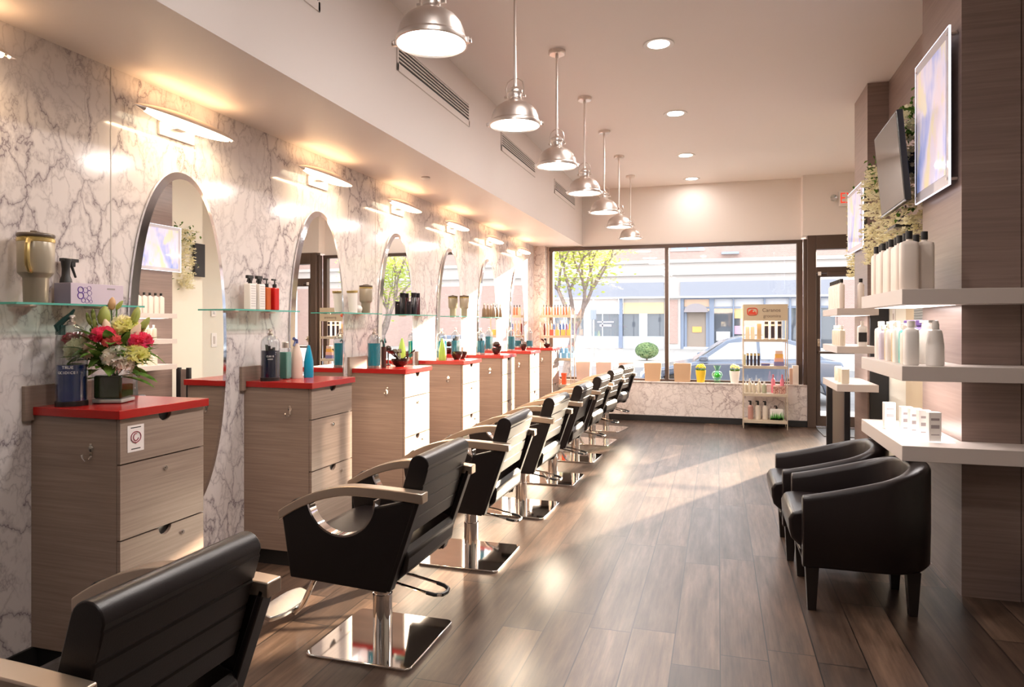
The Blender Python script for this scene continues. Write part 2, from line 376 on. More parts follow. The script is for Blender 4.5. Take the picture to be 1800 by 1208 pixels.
for i, y in enumerate(PY):
    lab = ['nickel dome pendant lamp nearest the camera, cut by the top of the photo', 'nickel dome pendant hanging second from the camera, its rod leaving the photo', 'nickel dome pendant third from the camera, the first with its ceiling plate in view',
           'nickel dome pendant fourth from the camera, middle of the row', 'nickel dome pendant fifth from the camera', 'nickel dome pendant next to last before the street window', 'nickel dome pendant hanging closest to the street window'][i]
    t = pp if i == 0 else dup(pp, None)
    t.location = (-1.14, y, 2.57); t['label'] = lab
def downlight():
    t = thing('downlight', '', 'ceiling light', (0, 0, 0), 0, 'round recessed ceiling lights')
    MB().lathe([(.075, 0), (.108, -.006), (.112, -.002), (.112, .0), (.075, .0)], 36).build('trim_ring', 'white', t)
    MB().lathe([(.078, -.001), (.0001, -.002)], 30).build('lens', 'dl', t)
    area('bulb', (0, 0, -.012), .15, .15, 17, (1, .93, .89), parent=t, shape='DISK')
    return t
dd = downlight()
dls = [(-.41, 5.02), (-.39, 6.72), (-.37, 8.42), (-.35, 9.80), (-.41, 3.2), (-.41, 1.4), (-.41, -.6)]  # last three are added, unseen lamps that light the near end of the room
for i, (x, y) in enumerate(dls):
    t = dd if i == 0 else dup(dd, None)
    t.location = (x, y, ZC-.001)
    t['label'] = ('%s round recessed ceiling light, counted from the camera toward the street window' % ['largest and nearest', 'second', 'third', 'last'][i]) if i < 4 else 'added, unseen ceiling light behind or above the camera'
    if i == 3:
        for c_ in t.children:
            if c_.type == 'LIGHT': c_.data = c_.data.copy(); c_.data.energy = 3.5
    if i >= 4: t['group'] = 'added recessed lights out of view'
def vent(i, y0, y1, z0, z1, lab):
    t = thing('air_vent', lab, 'vent', (XS, (y0+y1)/2, (z0+z1)/2), 0, 'linear air vents in the soffit')
    L = (y1-y0)/2; H = (z1-z0)/2
    MB().box(0, .008, -L, L, H-.014, H).box(0, .008, -L, L, -H, -H+.05).box(0, .008, -L, -L+.02, -H, H).box(0, .008, L-.02, L, -H, H).build('frame', 'soffit', t, bevel=.002)
    MB().box(.0005, .002, -L+.02, L-.02, -H+.05, H-.014).build('backing', 'black', t, smooth=0)
    s_ = MB(); n = 5
    for k in range(n):
        z = -H+.058+(2*H-.072)*(k+.5)/n
        s_.box(.002, .009, -L+.02, L-.02, z-.0035, z+.0055)
    s_.build('slat', 'soffit', t, smooth=0)
vent(0, 2.2, 3.07, 3.0, 3.2, 'nearest air vent, only its corner showing at the top of the photo')
vent(1, 3.95, 5.27, 3.02, 3.21, 'long slotted air vent in the soffit behind the two nearest pendants')
vent(2, 6.13, 7.38, 3.04, 3.22, 'slotted air vent in the soffit below the third pendant rod')
vent(3, 8.32, 9.60, 3.04, 3.22, 'farthest slotted air vent in the soffit, by the street window')
o = MB().lathe([(.0001, 0), (.035, 0), (.038, -.004), (.030, -.012), (.012, -.014), (.0001, -.016)], 24).build('sprinkler_cap', 'white', loc=(-2.25, 5.05, ZS)); tag(o, 'small white round sprinkler cap under the soffit', 'sprinkler')

# ------------------------------------------------------------------ wall sconces, mirrors, glass shelves
def sconce():
    t = thing('wall_sconce', '', 'wall lamp', (0, 0, 0), 0, 'boat shaped sconces above the mirrors')
    L = .345; n = 24
    def prof(k): 
        u = -1+2*k/n; return max(.0005, .042*(1-abs(u)**2.2)**.8), u*L
    P = [prof(k) for k in range(n+1)]
    m = RX(-PI/2)   # lathe axis z -> y
    MB().lathe([(r, z) for r, z in P], 12, m, a0=PI*.97, a1=PI*2.03).build('housing', 'nickel', t)
    core = [(r*.93, z) for r, z in P if abs(z) < L*.86]
    MB().lathe(core, 14, m, a0=-.1*PI, a1=PI*1.1).build('diffuser', 'tube', t)
    MB().lathe([(r*1.01, z) for r, z in P if z < -L*.80], 16, m).build('end_cap', 'nickel', t)
    MB().lathe([(r*1.01, z) for r, z in P if z > L*.88], 16, m).build('end_cap', 'nickel', t)
    MB().box(-.085, -.070, -.12, .12, -.075, -.005).box(-.072, -.02, -.03, .03, -.03, -.012).build('wall_plate', 'nickel', t, bevel=.003)
    area('bulb', (.05, 0, -.050), .58, .03, 2.7, (1, .72, .44), rot=(0, math.radians(-2), 0), parent=t)
    area('bulb', (.02, 0, .050), .56, .03, .85, (1, .62, .32), rot=(PI, 0, 0), parent=t)
    return t
for l in (): pass
MY = [2.89, 4.16, 5.36, 6.58, 7.79, 9.07]; SY = [2.86, 4.15, 5.38, 6.62, 7.86, 9.15]
NTH = ['nearest', 'second nearest', 'third nearest', 'fourth nearest', 'fifth nearest', 'farthest']
sc = sconce()
for ch in sc.children:
    if ch.type == 'LIGHT': ch.data.size, ch.data.size_y = ch.data.size_y, ch.data.size
for i, y in enumerate([1.62]+SY):
    t = sc if i == 0 else dup(sc, None); t.location = (XW+.085, y, 2.42)
    t['label'] = 'warm boat-shaped sconce left of the photo edge' if i == 0 else '%s glowing boat-shaped sconce, above the %s oval mirror' % (NTH[i-1], NTH[i-1])
def oval_mirror():
    t = thing('oval_mirror', '', 'mirror', (0, 0, 0), 0, 'tall oval bevelled mirrors on the marble wall')
    a, b, n, e = .335, .90, 96, 2.0/2.15
    def pt(k, s_): 
        th = 2*PI*k/n; c_, s2 = math.cos(th), math.sin(th)
        return (math.copysign(abs(c_)**e, c_)*(a-s_), math.copysign(abs(s2)**e, s2)*(b-s_))
    MB().add([(.020, *pt(k, .038)) for k in range(n)], [tuple(range(n))]).build('mirror_glass', 'mirror', t, smooth=0)
    v = [(.020, *pt(k, .038)) for k in range(n)]+[(.010, *pt(k, .002)) for k in range(n)]+[(.0, *pt(k, 0)) for k in range(n)]
    f = [(j*n+k, j*n+(k+1) % n, (j+1)*n+(k+1) % n, (j+1)*n+k) for j in (0, 1) for k in range(n)]
    MB().add(v, f).build('bevelled_edge', 'bevel', t, smooth=20)
    return t
om = oval_mirror()
for i, y in enumerate([1.62]+MY):
    t = om if i == 0 else dup(om, None); t.location = (XW+.005, y, 1.285)
    t['label'] = 'oval mirror left of the photo edge' if i == 0 else ['large oval mirror nearest the camera, behind the flower bouquet', 'second oval mirror, between the second and third red-topped cabinets', 'third oval mirror, right of the tan tumbler shelf', 'fourth oval mirror, right of the two black hairspray cans', 'fifth oval mirror, between two shelves of small things', 'farthest oval mirror, partly in the sunlit patch of wall'][i-1]
def glass_shelf():
    t = thing('glass_shelf', '', 'shelf', (0, 0, 0), 0, 'green edged glass shelves')
    MB().box(0, .147, -.30, .30, 0, .008).build('glass_pane', 'shelfglass', t, smooth=0)
    MB().box(.147, .1485, -.30, .30, 0, .008).box(0, .147, .30, .3012, 0, .008).box(0, .147, -.3012, -.30, 0, .008).build('glass_edge', 'gedge', t, smooth=0)
    for s_ in (-1, 1): MB().lathe([(.0001, -.008), (.052, -.008), (.055, -.004), (.055, 0)], 20, T(.0, s_*.17, 0), a0=-PI/2, a1=PI/2).build('bracket', 'nickel', t)
    return t
GY = [2.215, 3.43, 4.53, 5.62, 6.80, 7.98]; ZG = 1.476
gs = glass_shelf()
for i, y in enumerate(GY):
    t = gs if i == 0 else dup(gs, None); t.location = (XW+.001, y, ZG)
    t['label'] = ['glass shelf under the big tan tumbler and the boxed tubes, nearest the camera', 'glass shelf carrying white spray bottles and red pump bottles', 'glass shelf carrying the tipped white and tan cups', 'glass shelf carrying two dark hairspray cans', 'glass shelf carrying the tan jug between fourth and fifth mirrors', 'farthest glass shelf, with three slim bottles in the sun'][i]

# ------------------------------------------------------------------ station cabinets
CY = [2.08, 3.38, 4.59, 5.79, 6.98, 8.10, 9.25]; ZT = 1.066; CW = .47
def cabinet():
    t = thing('station_cabinet', '', 'cabinet', (0, 0, 0), 0, 'red topped drawer cabinets along the marble wall')
    X0, X1 = 0, .455   # from wall
    MB().box(X0, X1-.018, .01, CW-.01, .09, ZT-.03).build('body', 'lam', t, bevel=.001)
    MB().box(X0, X1-.05, .03, CW-.03, 0, .09).build('plinth', 'black', t, smooth=0)
    # red top, slightly wider at the aisle
    MB().prism([(X0+.022, 0), (X1+.015, -.006), (X1+.015, CW+.006), (X0+.022, CW)], ZT-.034, ZT, 'z').build('countertop', 'red', t, bevel=.002)
    MB().box(X0, X0+.02, -.03, CW-.005, ZT-.055, ZT+.085).build('backsplash', 'lam', t, bevel=.001)
    zs = [(ZT-.045-.165, ZT-.036), (ZT-.216-.29, ZT-.216), (.10, ZT-.512)]
    for k, (z0, z1) in enumerate(zs):
        n = 14; c_ = CW/2; r = .034
        if k != 1: 
            arc = [(c_+r*math.cos(a), z1-r*math.sin(a)*.95) for a in [PI*j/n for j in range(n+1)]]
            pts = [(.012, z0), (CW-.012, z0), (CW-.012, z1)]+arc+[(.012, z1)]
        else: pts = [(.012, z0), (CW-.012, z0), (CW-.012, z1), (.012, z1)]
        dr = MB().prism(pts, X1-.016, X1, 'x').build('drawer_front', 'lam', t, smooth=0)
        if k != 1: MB().box(X1-.0175, X1-.0155, c_-r-.002, c_+r+.002, z1-r, z1-.0).build('finger_pull', 'black', dr, smooth=0)
        ly = CW*.5 if k == 1 else CW*.70
        if k: MB().cyl(.0095, 0, .006, 16, T(X1, ly, z1-.05) @ RY(PI/2)).cyl(.004, .006, .0085, 10, T(X1, ly, z1-.05) @ RY(PI/2)).build('lock', 'chrome', dr)
    # coat hook on the near side
    hm = T(.315, .01, ZT-.155)
    h = MB().lathe([(.0001, 0), (.013, 0), (.013, .004), (.0001, .005)], 14, hm @ RX(PI/2))
    h.box(-.006, .006, -.004, 0, -.035, .02, hm)
    h.tube([(0, -.003, -.03), (-.002, -.012, -.042), (-.004, -.026, -.042), (-.006, -.034, -.03), (-.008, -.037, -.018)], .0045, 8, hm)
    h.build('hook', 'chrome', t)
    return t
cb = cabinet()
clab = ['red-topped drawer cabinet nearest the camera, holding the bouquet and blue jar', 'second red-topped drawer cabinet, with a dark jar and teal bottles on it', 'third red-topped drawer cabinet, with the turquoise jar and bowl of brushes',
        'fourth red-topped drawer cabinet, with a green bottle and two dark bowls', 'fifth red-topped drawer cabinet, sunlit drawers', 'sixth red-topped drawer cabinet, next to last before the window', 'farthest red-topped cabinet, in front of the left product rack']
for i, y in enumerate(CY):
    t = cb if i == 0 else dup(cb, None); t.location = (XW, y, 0); t['label'] = clab[i]
# sticker on the first cabinet
c0 = cb
st = MB().box(.4555, .4562, .045, .125, .895, 1.0).build('sticker', mat('sticker_paper', (.75, .68, .66), .5), c0, smooth=0)
mk = MB().tube([(.457, .085+.024*math.cos(a), .952+.022*math.sin(a)) for a in [2*PI*k/20 for k in range(20)]], .0018, 6, closed=True)
mk.tube([(.457, .085+.012*math.cos(a), .952+.014*math.sin(a)) for a in [PI*.4+1.5*PI*k/14 for k in range(15)]], .002, 6)
mk.tube([(.457, .072, .935), (.457, .085, .928), (.457, .098, .935)], .0016, 6)
mk.build('sticker_mark', mat('maroon_ink', (.28, .03, .06), .5), st)
for zz, ww in ((.990, .05), (.906, .045)): MB().box(.4562, .4565, .085-ww/2, .085+ww/2, zz-.002, zz+.002).build('sticker_line', 'black', st, smooth=0)

# ------------------------------------------------------------------ salon chairs
def salon_chair():
    t = thing('styling_chair', '', 'chair', (0, 0, 0), PI, 'black styling chairs in a row')
    # base plate with rounded corners
    def rr(h, r, n=6): return [(sx*(h-r)+r*math.cos(a), sy*(h-r)+r*math.sin(a)) for sx, sy, b0 in ((1, 1, 0), (-1, 1, PI/2), (-1, -1, PI), (1, -1, 1.5*PI)) for a in [b0+PI/2*k/n for k in range(n+1)]]
    MB().prism(rr(.243, .03), 0, .012, 'z').build('base_plate', 'chrome', t, bevel=.004)
    MB().lathe([(.0425, .012), (.0425, .20), (.044, .20), (.044, .205), (.038, .206), (.038, .36)], 28).build('column', 'chrome', t)
    # side panels with U cut-out
    arc = [(.035+.155*math.cos(a), .695-.155*math.sin(a)) for a in [PI*(.06+.88*k/18) for k in range(19)]]
    prof = [(-.17, .33), (.27, .35), (.315, .625), (.25, .675)]+arc+[(-.30, .715)]
    def armz(u): return .745-.9*max(0, u+.05)**2-.09*max(0, -.05-u)**1.6
    us = [.325-.655*k/18 for k in range(19)]
    for s_ in (-1, 1):
        y0, y1 = (.256, .298) if s_ > 0 else (-.298, -.256)
        pn = MB().prism(prof, y0, y1, 'y').build('side_panel', 'leather', t, bevel=.006)
        ar = [(u, armz(u)+.004) for u in us]+[(u, armz(u)-.036) for u in reversed(us)]
        MB().prism(ar, (.250 if s_ > 0 else -.306), (.306 if s_ > 0 else -.250), 'y').build('armrest', 'arm', t, bevel=.004)
        # chrome band lining the cut-out
        v = []; f = []
        A = [(.035+.158*math.cos(a), .695-.158*math.sin(a)) for a in [PI*k/24 for k in range(25)]]
        B = [(.035+.150*math.cos(a), .695-.150*math.sin(a)) for a in [PI*k/24 for k in range(25)]]
        MB().prism(A+list(reversed(B)), y0-.001, y1+.001, 'y').build('chrome_band', 'chrome', t, smooth=50)
    # backrest: channelled slab, leaning back
    lean = Vector((-.33+.235, .86-.545)).normalized(); nb = Vector((lean.y, -lean.x))   # nb points forward
    def bp(s_, n_): q = Vector((-.240, .548))+lean*s_+nb*n_; return (q.x, q.y)
    H = .315; back = []
    for k in range(4):
        a, b = H*.9*k/4, H*.9*(k+1)/4
        back += [bp(a+.001, .003), bp(a+.006, 0), bp(b-.006, 0), bp(b-.001, .003)]
    top = [bp(H*.9+.042*math.sin(x), .042-.042*math.cos(x)) for x in [PI*k/10 for k in range(1, 11)]]
    front = [bp(.02, .084), bp(.0, .07), bp(0, .02)]
    MB().prism(back+top+front, -.232, .232, 'y').build('backrest', 'leather', t, bevel=.005, smooth=30)
    # back frame bars along the panel rear edges
    for s_ in (-1, 1):
        MB().prism([(-.165, .34), (-.30, .72), (-.318, .715), (-.185, .335)], s_*.298 if s_ < 0 else .250, s_*.250 if s_ < 0 else .298, 'y').build('rear_edge', 'leather', t, bevel=.004)
    # seat cushion
    sp = [(-.19, .36), (-.235, .40), (-.245, .47), (-.225, .50), (-.18, .515), (.10, .52), (.22, .515), (.275, .50), (.30, .47), (.295, .42), (.26, .39), (.20, .37)]
    MB().prism(sp, -.252, .252, 'y').build('seat_cushion', 'leather', t, bevel=.012)
    MB().box(-.12, .12, -.12, .12, .335, .365).build('seat_plate', 'black', t, bevel=.004)
    # footrest
    MB().tube([(.18, 0, .36), (.27, 0, .33), (.35, 0, .22), (.41, 0, .10), (.45, 0, .062), (.49, 0, .066)], .013, 10).build('footrest_arm', 'chrome', t)
    fr = [(.47+.058*math.cos(a), .16*math.sin(a)) for a in [2*PI*k/32 for k in range(32)]]
    fr = [(max(min(x, .525), .415), max(min(y*1.15, .155), -.155)) for x, y in fr]
    MB().prism(fr, -.0125, .0125, 'z', T(.03, -.0, .095) @ T(.47, 0, 0) @ RY(-.30) @ T(-.47, 0, 0)).build('foot_plate', 'silver', t, bevel=.006)
    # pump pedal loop at the back
    MB().tube([(-.02, .075, .30), (-.14, .085, .285), (-.265, .085, .262), (-.305, .075, .255), (-.318, .045, .253), (-.318, .01, .253), (-.305, -.02, .255), (-.265, -.03, .262), (-.14, -.03, .285), (-.02, -.02, .30)], .0062, 8).build('pump_pedal', 'chrome', t)
    MB().tube([(-.25, .0855, .264), (-.285, .082, .2575), (-.313, .06, .2535), (-.319, .027, .2525), (-.313, -.005, .2535), (-.285, -.027, .2575), (-.25, -.0305, .264)], .0085, 8).build('pedal_grip', 'black', t)
    return t
ch = salon_chair()
HY = [1.24, 2.745, 3.885, 4.985, 6.02, 7.04, 8.04, 9.10]
hl = ['black styling chair cut by the lower left corner of the photo', 'whole black styling chair nearest the camera, its footplate and pedal in view', 'third black styling chair from the camera, in front of the second oval mirror', 'fourth black styling chair from the camera, on a shiny square base',
      'fifth black styling chair from the camera', 'sixth black styling chair from the camera', 'next to last black styling chair, before the window', 'farthest black styling chair, against the marble knee wall']
for i, y in enumerate(HY):
    t = ch if i == 0 else dup(ch, None); t.location = (-1.43, y, 0); t['label'] = hl[i]
    t.rotation_euler.z = PI+[0, 0, .0, .03, .02, .05, .10, .16][i]*-1

# ------------------------------------------------------------------ tub armchairs
def tub_chair():
    t = thing('tub_armchair', '', 'armchair', (0, 0, 0), 0, 'dark leather tub armchairs')
    hw, D, R = .29, .60, .24
    path = []
    n1, n2, n3 = 8, 10, 4
    for k in range(n1): path.append((0+(D-R)*k/n1, -hw))
    for k in range(n2): a = -PI/2+PI/2*k/n2; path.append((D-R+R*math.cos(a), -hw+R+R*math.sin(a)))
    for k in range(n3+1): path.append((D, -hw+R+(2*hw-2*R)*k/n3))
    for k in range(1, n2+1): a = PI/2*k/n2; path.append((D-R+R*math.cos(a), hw-R+R*math.sin(a)))
    for k in range(1, n1+1): path.append((D-R-(D-R)*k/n1, hw))
    n = len(path); vs = []; fs = []
    for i, (x, y) in enumerate(path):
        a = Vector(path[min(i+1, n-1)])-Vector(path[max(i-1, 0)]); tt = a.normalized(); inn = Vector((-tt.y, tt.x))
        q = x/D; z = .562+.160*(q**1.15); th = .065+.03*q**3
        ring = [(0.02, .215), (0, .24), (-.004, .40), (-.004*q, z-.03), (.006, z-.008), (.022, z), (th-.022, z-.002), (th-.006, z-.012), (th, z-.03), (th+.01, .42), (th+.012, .24), (.05, .215)]
        k = len(ring)
        for o_, zz in ring: vs.append((x+inn.x*o_, y+inn.y*o_, zz))
    for i in range(n-1):
        for j in range(k): fs.append((i*k+j, i*k+(j+1) % k, (i+1)*k+(j+1) % k, (i+1)*k+j))
    fs += [tuple(range(k)), tuple(range((n-1)*k+k-1, (n-1)*k-1, -1))]
    MB().add(vs, fs).build('tub_shell', 'leather2', t, bevel=.006, smooth=50)
    MB().prism([(.01, .215), (.50, .215), (.50, .30), (.01, .30), (-.012, .29)], -.225, .225, 'y').build('seat_base', 'leather2', t, bevel=.008)
    MB().prism([(-.045, .335), (-.055, .38), (-.058, .43), (-.04, .465), (0, .475), (.50, .47), (.50, .30), (-.01, .30)], -.218, .218, 'y').build('seat_cushion', 'leather2', t, bevel=.014, seg=3)
    for x, y in ((.045, -.235), (.045, .235), (.50, -.175), (.50, .175)):
        vs = [(x+sx*h, y+sy*h, z) for z, h in ((0, .019), (.216, .031)) for sx, sy in ((-1, -1), (1, -1), (1, 1), (-1, 1))]
        MB().add(vs, [(3, 2, 1, 0), (4, 5, 6, 7), (0, 1, 5, 4), (1, 2, 6, 5), (2, 3, 7, 6), (3, 0, 4, 7)]).build('leg', mat('dark_leg', (.012, .008, .007), .35) if 'dark_leg' not in bpy.data.materials else bpy.data.materials['dark_leg'], t, bevel=.003)
    return t
tc_ = tub_chair(); tc_.location = (.395, 3.87, 0); tc_['label'] = 'dark leather tub armchair in front, nearer the camera'
t2 = dup(tc_, (.365, 4.585, 0), 0, 'dark leather tub armchair behind, half hidden by the front one'); t2.scale.z = .962
#PART2
# ------------------------------------------------------------------ right side: floating shelves, lit panels, products
def cm(name, c, r=.35, **k):
    return bpy.data.materials[name] if name in bpy.data.materials else mat(name, c, r, **k)
def shelf_unit(near):
    Z = [(1.574, 1.498), (1.192, 1.118), (.797, .721)] if near else [(1.525, 1.470), (1.225, 1.170), (.925, .868)]
    labs = [('top', 'carrying tall pale bottles'), ('middle', 'carrying white pump bottles'), ('bottom', 'with a glowing inset and small white boxes')]
    for k, (z1, z0) in enumerate(Z):
        t = thing('floating_shelf', '%s thick floating shelf on the %s pillar, %s' % (labs[k][0], 'near' if near else 'far', labs[k][1] if near or k < 2 else 'carrying small cartons'), 'shelf', (0, 0, 0), 0, 'thick floating shelves on the pillars')
        if near: pts = [(.874, 3.80), (1.80, 3.80), (1.80, 4.026), (1.197, 4.026), (1.197, 4.80), (.874, 4.80)]; g = (.93, 1.15, 3.95, 4.70)
        else: pts = [(.90, 5.90), (1.197, 5.90), (1.197, 6.66), (.90, 6.66)]; g = (.95, 1.15, 5.98, 6.58)
        MB().prism(pts, z0, z1, 'z').build('shelf_board', 'shelf', t, bevel=.002)
        if k < 2: MB().box(*g, z0-.002, z0-.0005).build('light_panel', 'panelglow', t, smooth=0)
        elif near: MB().box(*g, z1+.0005, z1+.002).build('light_panel', 'panelglow', t, smooth=0)
        if k < 2 and near: area('strip_light', ((g[0]+g[1])/2, (g[2]+g[3])/2, z0-.006), .2, .7, 3.0, (1, .92, .9), parent=t)
        if k < 2 and not near: area('strip_light', ((g[0]+g[1])/2, (g[2]+g[3])/2, z0-.006), .2, .5, 2.0, (1, .92, .9), parent=t)
shelf_unit(True); shelf_unit(False)

def flat_bottle(w=.042, d=.026, h=.24, col='pale_bottle', cap='black', caph=.042, capr=.016, pump=False, label=None, label_m=None, capm=None):
    """rounded-rectangle bottle, base at z 0"""
    t = thing('bottle', '', 'bottle')
    def sec(sc, z, e=.55):
        return [(math.copysign(abs(math.cos(a))**e, math.cos(a))*d*sc, math.copysign(abs(math.sin(a))**e, math.sin(a))*w*sc, z) for a in [2*PI*k/20 for k in range(20)]]
    rings = [sec(.9, 0), sec(1, .006), sec(1, h-.02), sec(.93, h-.006)]
    r0 = min(d, w)*.5
    rings += [[(r0*math.cos(2*PI*k/20), r0*math.sin(2*PI*k/20), h+.004) for k in range(20)], [(r0*math.cos(2*PI*k/20), r0*math.sin(2*PI*k/20), h+.012) for k in range(20)]]
    v = sum(rings, []); n = 20; f = [(j*n+k, j*n+(k+1) % n, (j+1)*n+(k+1) % n, (j+1)*n+k) for j in range(len(rings)-1) for k in range(n)]
    f += [tuple(range(n-1, -1, -1)), tuple(range(len(v)-n, len(v)))]
    bd = MB().add(v, f).build('body', col, t, smooth=50)
    if label: MB().box(-d*1.012, -d*1.005, -w*.72, w*.72, h*.2, h*.72).build('label', label, bd, smooth=0)
    if pump:
        MB().cyl(capr, h+.010, h+.03, 14).cyl(.006, h+.03, h+.05, 8).box(-.034, .010, -.008, .008, h+.048, h+.060).build('pump', cap, t, smooth=40, bevel=.002)
    else: MB().cyl(capr, h+.010, h+.010+caph, 16).build('cap', cap, t, bevel=.002)
    return t
def hide_proto(t, loc): t.location = loc
pale = cm('pale_bottle', (.80, .70, .62), .4); whiteb = cm('white_bottle', (.80, .76, .72), .3)
def row(proto, locs, labs, group, rz=0, cat=None):
    for i, (l, lb) in enumerate(zip(locs, labs)):
        t = proto if i == 0 else dup(proto, l)
        t.location = l; t.rotation_euler.z = rz(i) if callable(rz) else rz; t['label'] = lb; t['group'] = group
        if cat: t['category'] = cat
E_ = [''] 
p = flat_bottle(.043, .027, .245, pale)
ys = [3.885+.092*k for k in range(9)]
row(p, [(.925+(.008 if k % 2 else 0), y, 1.574) for k, y in enumerate(ys)]+[(1.005, 3.93, 1.574), (1.0, 4.06, 1.574)],
    ['tall pale bottle at the near front corner of the near pillar top shelf']+['tall pale bottle, %s from the camera in the front row of the near top shelf' % ORD[k] for k in range(1, 8)]+['tall pale bottle at the far end of the near pillar top shelf', 'tall pale bottle nearest the pillar corner, in the back row', 'tall pale bottle in the back row, half hidden, second from the camera'],
    'tall pale bottles on the near top shelf', rz=lambda i: PI/2 if i in (0, 9) else .0)
# middle shelf
p = flat_bottle(.036, .034, .185, whiteb, 'white', .03, .019)
row(p, [(.94, 3.91, 1.192)], ['big square white bottle at the near front edge of the middle pillar shelf'], 'white bottles on the near middle shelf')
dup(p, (.95, 4.62, 1.192), 0, 'white bottle with cream cap at the far end of the middle pillar shelf')
cols = [((.78, .72, .62), 'cream'), ((.15, .55, .50), 'teal'), ((.80, .76, .70), 'white'), ((.62, .45, .20), 'amber'), ((.75, .70, .66), 'pearl'), ((.70, .55, .30), 'honey'), ((.55, .50, .60), 'lilac')]
for k, (c, nm) in enumerate(cols):
    q = flat_bottle(.030, .022, .165+.01*(k % 3), cm('liquid_%s' % nm, c, .25), 'white' if k % 2 else pale, .028, .014, pump=(k == 3))
    q.location = (.935+.012*(k % 2), 4.00+.082*k, 1.192); q['label'] = '%s coloured bottle, %s behind the big square bottle on the middle pillar shelf' % (nm, ORD[k]); q['group'] = 'white bottles on the near middle shelf'
rb = thing('pump_bottle', 'round white pump bottle in front, by the pillar on the middle shelf', 'bottle', (1.045, 3.90, 1.192), 0, 'round white pump bottles on the middle shelf')
MB().lathe([(.0001, 0), (.038, 0), (.041, .006), (.040, .10), (.034, .155), (.030, .175), (.020, .182), (.0001, .184)], 28).build('body', whiteb, rb)
MB().lathe([(.019, .182), (.019, .205), (.014, .225), (.0001, .227)], 18).box(-.03, .0, -.007, .007, .215, .228).build('pump', 'white', rb, bevel=.001)
dup(rb, (1.045, 4.06, 1.192), .3, 'round white pump bottle just behind the front one on the middle shelf')
for k in range(3):
    q = flat_bottle(.026, .022, .19, cm('purple_bottle', (.09, .05, .16), .3), cm('purple_bottle', (.09, .05, .16), .3), .03, .017) if k == 0 else dup(q0, None)
    if k == 0: q0 = q
    q.location = (1.04, 4.17+.12*k, 1.192); q['label'] = 'dark purple bottle, %s from the camera in the back row of the middle shelf' % ORD[k]; q['group'] = 'purple bottles on the middle shelf'
# cartons on the bottom shelf
def carton(w, d, h, col, ink=True, name='carton', lab=''):
    t = thing(name, lab, 'box')
    MB().box(-d/2, d/2, -w/2, w/2, 0, h).build('body', col, t, bevel=.001)
    if ink:
        for i_, (z, hh) in enumerate(((h*.72, .012), (h*.45, .018), (h*.22, .005))): MB().box(-d*.34, d*.34, -w/2-.0006, -w/2, z, z+hh).build('print', cm('grey_ink', (.35, .30, .30), .5), t, smooth=0)
    return t
p = carton(.040, .058, .150, whiteb)
row(p, [(1.06, 3.98, .799), (1.035, 4.06, .799), (1.01, 4.13, .799), (.985, 4.20, .799), (.945, 4.40, .799)],
    ['white carton with grey print, nearest of the five on the glowing shelf']+['white carton, %s from the camera on the glowing shelf' % ORD[k] for k in (1, 2, 3)]+['white carton standing apart at the far left on the glowing shelf'], 'white cartons on the glowing shelf', rz=.1)
# far pillar products
p = flat_bottle(.038, .022, .195, pale, capr=.014, caph=.03)
row(p, [(.94, 5.96+.082*k, 1.525) for k in range(7)]+[(1.08, 5.96, 1.525)], ['pale bottle with black cap at the near end of the far pillar top shelf']+['pale bottle with black cap, %s from the camera on the far pillar top shelf' % ORD[k] for k in range(1, 7)]+['pale bottle with black cap set apart at the right on the far pillar top shelf'], 'pale bottles on the far top shelf')
p = flat_bottle(.03, .022, .13, cm('cream_bottle', (.66, .58, .46), .35), 'white', .025, .012)
row(p, [(.955, 6.02+.085*k, 1.225) for k in range(5)], ['small cream bottle, %s from the camera on the far pillar middle shelf' % ORD[k] for k in range(5)], 'small cream bottles on the far middle shelf')
q = flat_bottle(.034, .026, .16, whiteb, 'white', .03, .012); q.location = (1.09, 5.96, 1.225); q.rotation_euler.z = PI/2
MB().box(-.030, .030, -.0275, -.0268, .035, .11, RZ(-PI/2)).build('dark_label', 'black', q, smooth=0)
q['label'] = 'white bottle with a black square label on the far pillar middle shelf'
p = carton(.04, .05, .115, cm('cream_bottle', (.66, .58, .46), .35), False)
row(p, [(.97+.018*(k % 2), 5.98+.085*k, .925) for k in range(6)], ['small cream carton, %s from the camera on the far pillar bottom shelf' % ORD[k] for k in range(6)], 'cream cartons on the far bottom shelf')
# black stand and mat by the door
t = thing('kiosk_stand', 'dark metal stand beside the far pillar, below its bottom shelf', 'stand', (1.12, 6.95, 0))
MB().box(-.16, .16, -.02, .02, 0, .03).box(-.15, -.10, -.02, .02, .03, .86).box(.0, .05, -.02, .02, .03, .86).build('frame', 'tvb', t, bevel=.003)
MB().box(-.10, 0, -.008, .008, .05, .84).build('glass_panel', 'silver', t, smooth=0)
o = MB().box(1.26, 2.1, 9.25, 9.92, 0, .012).build('door_mat', speck('mat_grey', (.10, .10, .11), (.2, .2, .2), 90), bevel=.004); tag(o, 'grey mat on the floor in front of the glass street door', 'mat')
o = MB().box(1.50, 1.9, 3.82, 4.02, .02, .22).build('floor_case', 'black', bevel=.012); tag(o, 'black case on the floor at the right edge of the photo, before the pillar', 'case')

